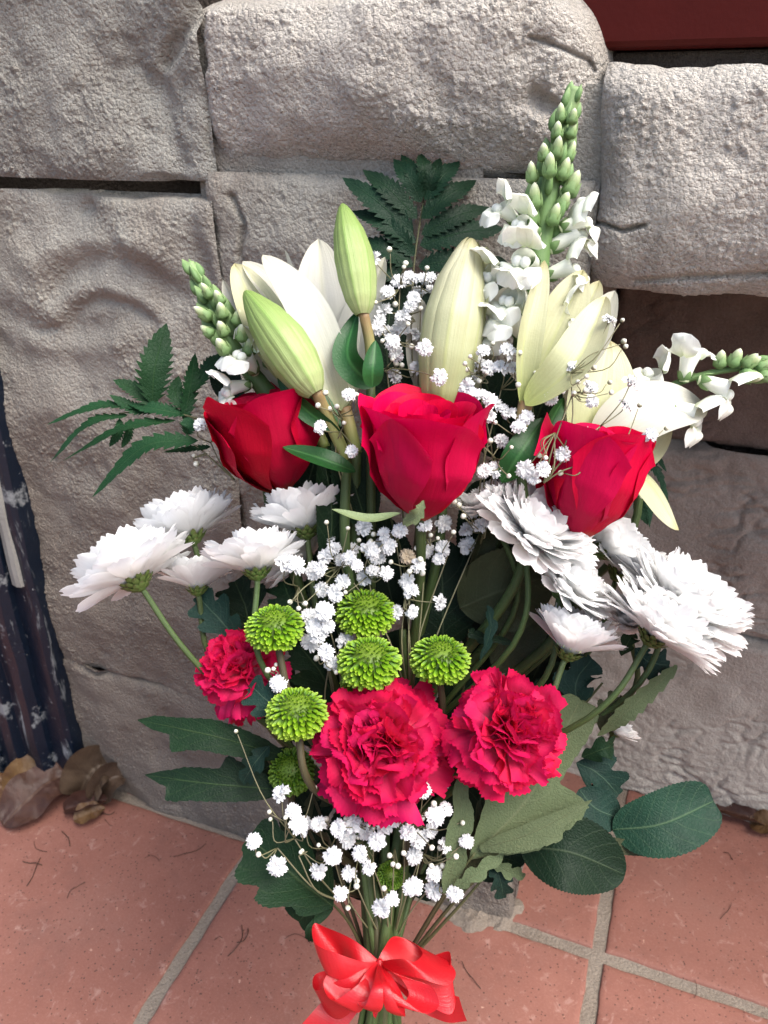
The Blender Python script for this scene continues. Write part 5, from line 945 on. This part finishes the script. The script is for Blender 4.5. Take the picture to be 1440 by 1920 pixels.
spray('few baby\'s breath flowers between the left rose and the lily leaves', (660, 960, .415), at(.402, (640, 810), (635, 780)),
    at(.392, (600, 800), (660, 846), (655, 740)), at(.390, (620, 770), (598, 762), (612, 740), (645, 795), (668, 742), (632, 765)), 8)
spray('baby\'s breath flowers peeping out left of the dark rose', (440, 900, .44), at(.435, (395, 830), (385, 850)), at(.430, (376, 795), (408, 770)), at(.430, (360, 830), (366, 856), (371, 870), (392, 800)), 9, 15)

# ---------------------------------------------------------------- satin bow
bow = thing('ribbon_bow', 'shiny red ribbon bow tied round the stems at the bottom', 'bow', base_at(712, 1800, .40))
def strip(name, pts, wid, n=60):
    """pts: (px, py, d) along the band's middle; wid: half width vector (px, py, depth in px) at each."""
    pts = [(x, y + 14, d) for x, y, d in pts]
    c = spline([P(*q) for q in pts], n); w = spline([(a * q[2] / FPX, -b * q[2] / FPX, e * q[2] / FPX) for (a, b, e), q in zip(wid, pts)], n)
    s = np.linspace(-1, 1, 9); cr = np.cross(nrm(np.gradient(c, axis=0)), nrm(w))
    mb = MB(); mb.grid(c[:, None] + w[:, None] * s[None, :, None] + cr[:, None] * (.0006 * (s ** 2)[None, :, None] + .0004 * np.sin(np.linspace(0, 14, n))[:, None, None] * s[None, :, None]))
    return put(name, mb.data(name, RIBBON), bow)
K = (712, 1795, .398)
def loop(ang, L, h, w, tilt=0.0, face=.8, kd=0.0, K=K):
    """Teardrop loop leaving the knot at angle ang (degrees, photo plane), opening sideways; its band is w wide."""
    a = math.radians(ang); rx, ry = math.cos(a), -math.sin(a); nx, ny = -ry * -1, rx * -1
    nx, ny = math.sin(a), math.cos(a)
    if ny > 0: nx, ny = -nx, -ny                                        # points up in the photo
    pts, wid = [], []
    for t in np.linspace(0, 1, 11):
        f = math.sin(math.pi * t) ** .85 ; hh = math.sin(2 * math.pi * t) * h * (.35 + .65 * f)
        x = K[0] + rx * L * f + nx * hh * tilt; y = K[1] + ry * L * f + ny * hh * tilt; dd = K[2] + kd - hh * math.sqrt(max(0, 1 - tilt * tilt)) * .4 / FPX
        g = .22 + .78 * min(1, f * 1.25)
        # the band's width lies across the loop's own plane
        cw = math.sqrt(max(0, 1 - tilt * tilt)); pts.append((x, y, dd)); wid.append((nx * w * g * cw * face + rx * w * g * .15, ny * w * g * cw * face + ry * w * g * .15, w * g * (tilt + .1)))
    strip('loop', pts, wid)
# upper left: broad band seen flat; upper right: band curling over with its inside showing
strip('loop', [K, (668, 1772, .400), (625, 1752, .408), (596, 1752, .404), (600, 1785, .390), (640, 1800, .386), (690, 1805, .392), K], [(4, 8, 4), (6, 20, 8), (16, 30, 0), (12, 24, 14), (10, 26, 6), (8, 26, -2), (4, 14, 0), (2, 6, 0)])
strip('loop', [K, (735, 1782, .402), (765, 1764, .410), (800, 1768, .410), (822, 1792, .400), (806, 1812, .390), (765, 1800, .388), K], [(4, 6, 4), (16, 14, 4), (26, 18, 10), (28, 12, 6), (30, 16, 6), (30, 22, 0), (16, 18, 0), (2, 6, 0)])
strip('loop', [K, (770, 1820, .405), (815, 1818, .410), (846, 1812, .404), (842, 1845, .398), (800, 1845, .396), (745, 1818, .398), K], [(4, 8, 0), (10, 24, 6), (8, 34, 6), (4, 34, 12), (2, 36, 8), (6, 26, 0), (4, 12, 0), (2, 6, 0)])
strip('loop', [K, (670, 1815, .404), (625, 1832, .408), (596, 1846, .402), (612, 1872, .392), (655, 1848, .386), (690, 1818, .390), K], [(4, 8, 0), (8, 18, 6), (12, 24, 6), (10, 22, 12), (20, 26, 4), (14, 26, 0), (6, 14, 0), (2, 6, 0)])
strip('loop', [K, (668, 1806, .392), (636, 1828, .388), (628, 1858, .384), (650, 1874, .378), (684, 1840, .380), K], [(3, 6, 2), (14, 10, 4), (20, 10, 10), (22, 14, 10), (24, 10, 2), (12, 8, 0), (2, 5, 0)])
strip('loop', [K, (745, 1812, .390), (782, 1830, .386), (795, 1862, .382), (770, 1880, .376), (735, 1840, .380), K], [(3, 6, 2), (16, 6, 2), (26, 0, 10), (28, 4, 10), (26, 6, 2), (12, 8, 0), (2, 5, 0)])
strip('loop', [K, (695, 1818, .386), (684, 1850, .380), (690, 1880, .374), (702, 1872, .370), (708, 1830, .374), K], [(3, 5, 2), (10, 4, 4), (16, 0, 6), (16, 3, 6), (16, 0, 2), (9, 0, 0), (2, 5, 0)])
strip('loop', [K, (728, 1820, .386), (742, 1850, .380), (748, 1888, .376), (735, 1880, .370), (720, 1830, .374), K], [(3, 5, 2), (10, 2, 4), (13, 0, 6), (12, 3, 6), (13, 0, 2), (8, 0, 0), (2, 5, 0)])
strip('tail', [K, (770, 1850, .405), (815, 1872, .404), (868, 1880, .400)], [(4, 8, 0), (14, 24, 4), (14, 30, 0), (8, 28, -6)])
strip('tail', [K, (650, 1860, .404), (610, 1905, .402), (560, 1960, .400)], [(4, 8, 0), (26, 12, 4), (28, 18, 0), (28, 18, 0)])
strip('tail', [K, (712, 1840, .386), (706, 1870, .384), (702, 1893, .384)], [(5, 2, 0), (10, 2, 0), (8, 2, 0), (2, 1, 0)], 24)
strip('band', [(662, 1806, .440), (680, 1800, .420), (712, 1795, .412), (748, 1800, .420), (768, 1806, .440), (748, 1810, .462), (712, 1812, .470), (680, 1810, .462), (662, 1806, .440)], [(0, 9, 0)] * 9)
mb = MB(); mb.ball(P(K[0], K[1] + 14, K[2]), 9 * .398 / FPX, 14, 10, sq=(.9, 1.3, .9)); put('knot', mb.data('knot', RIBBON), bow)
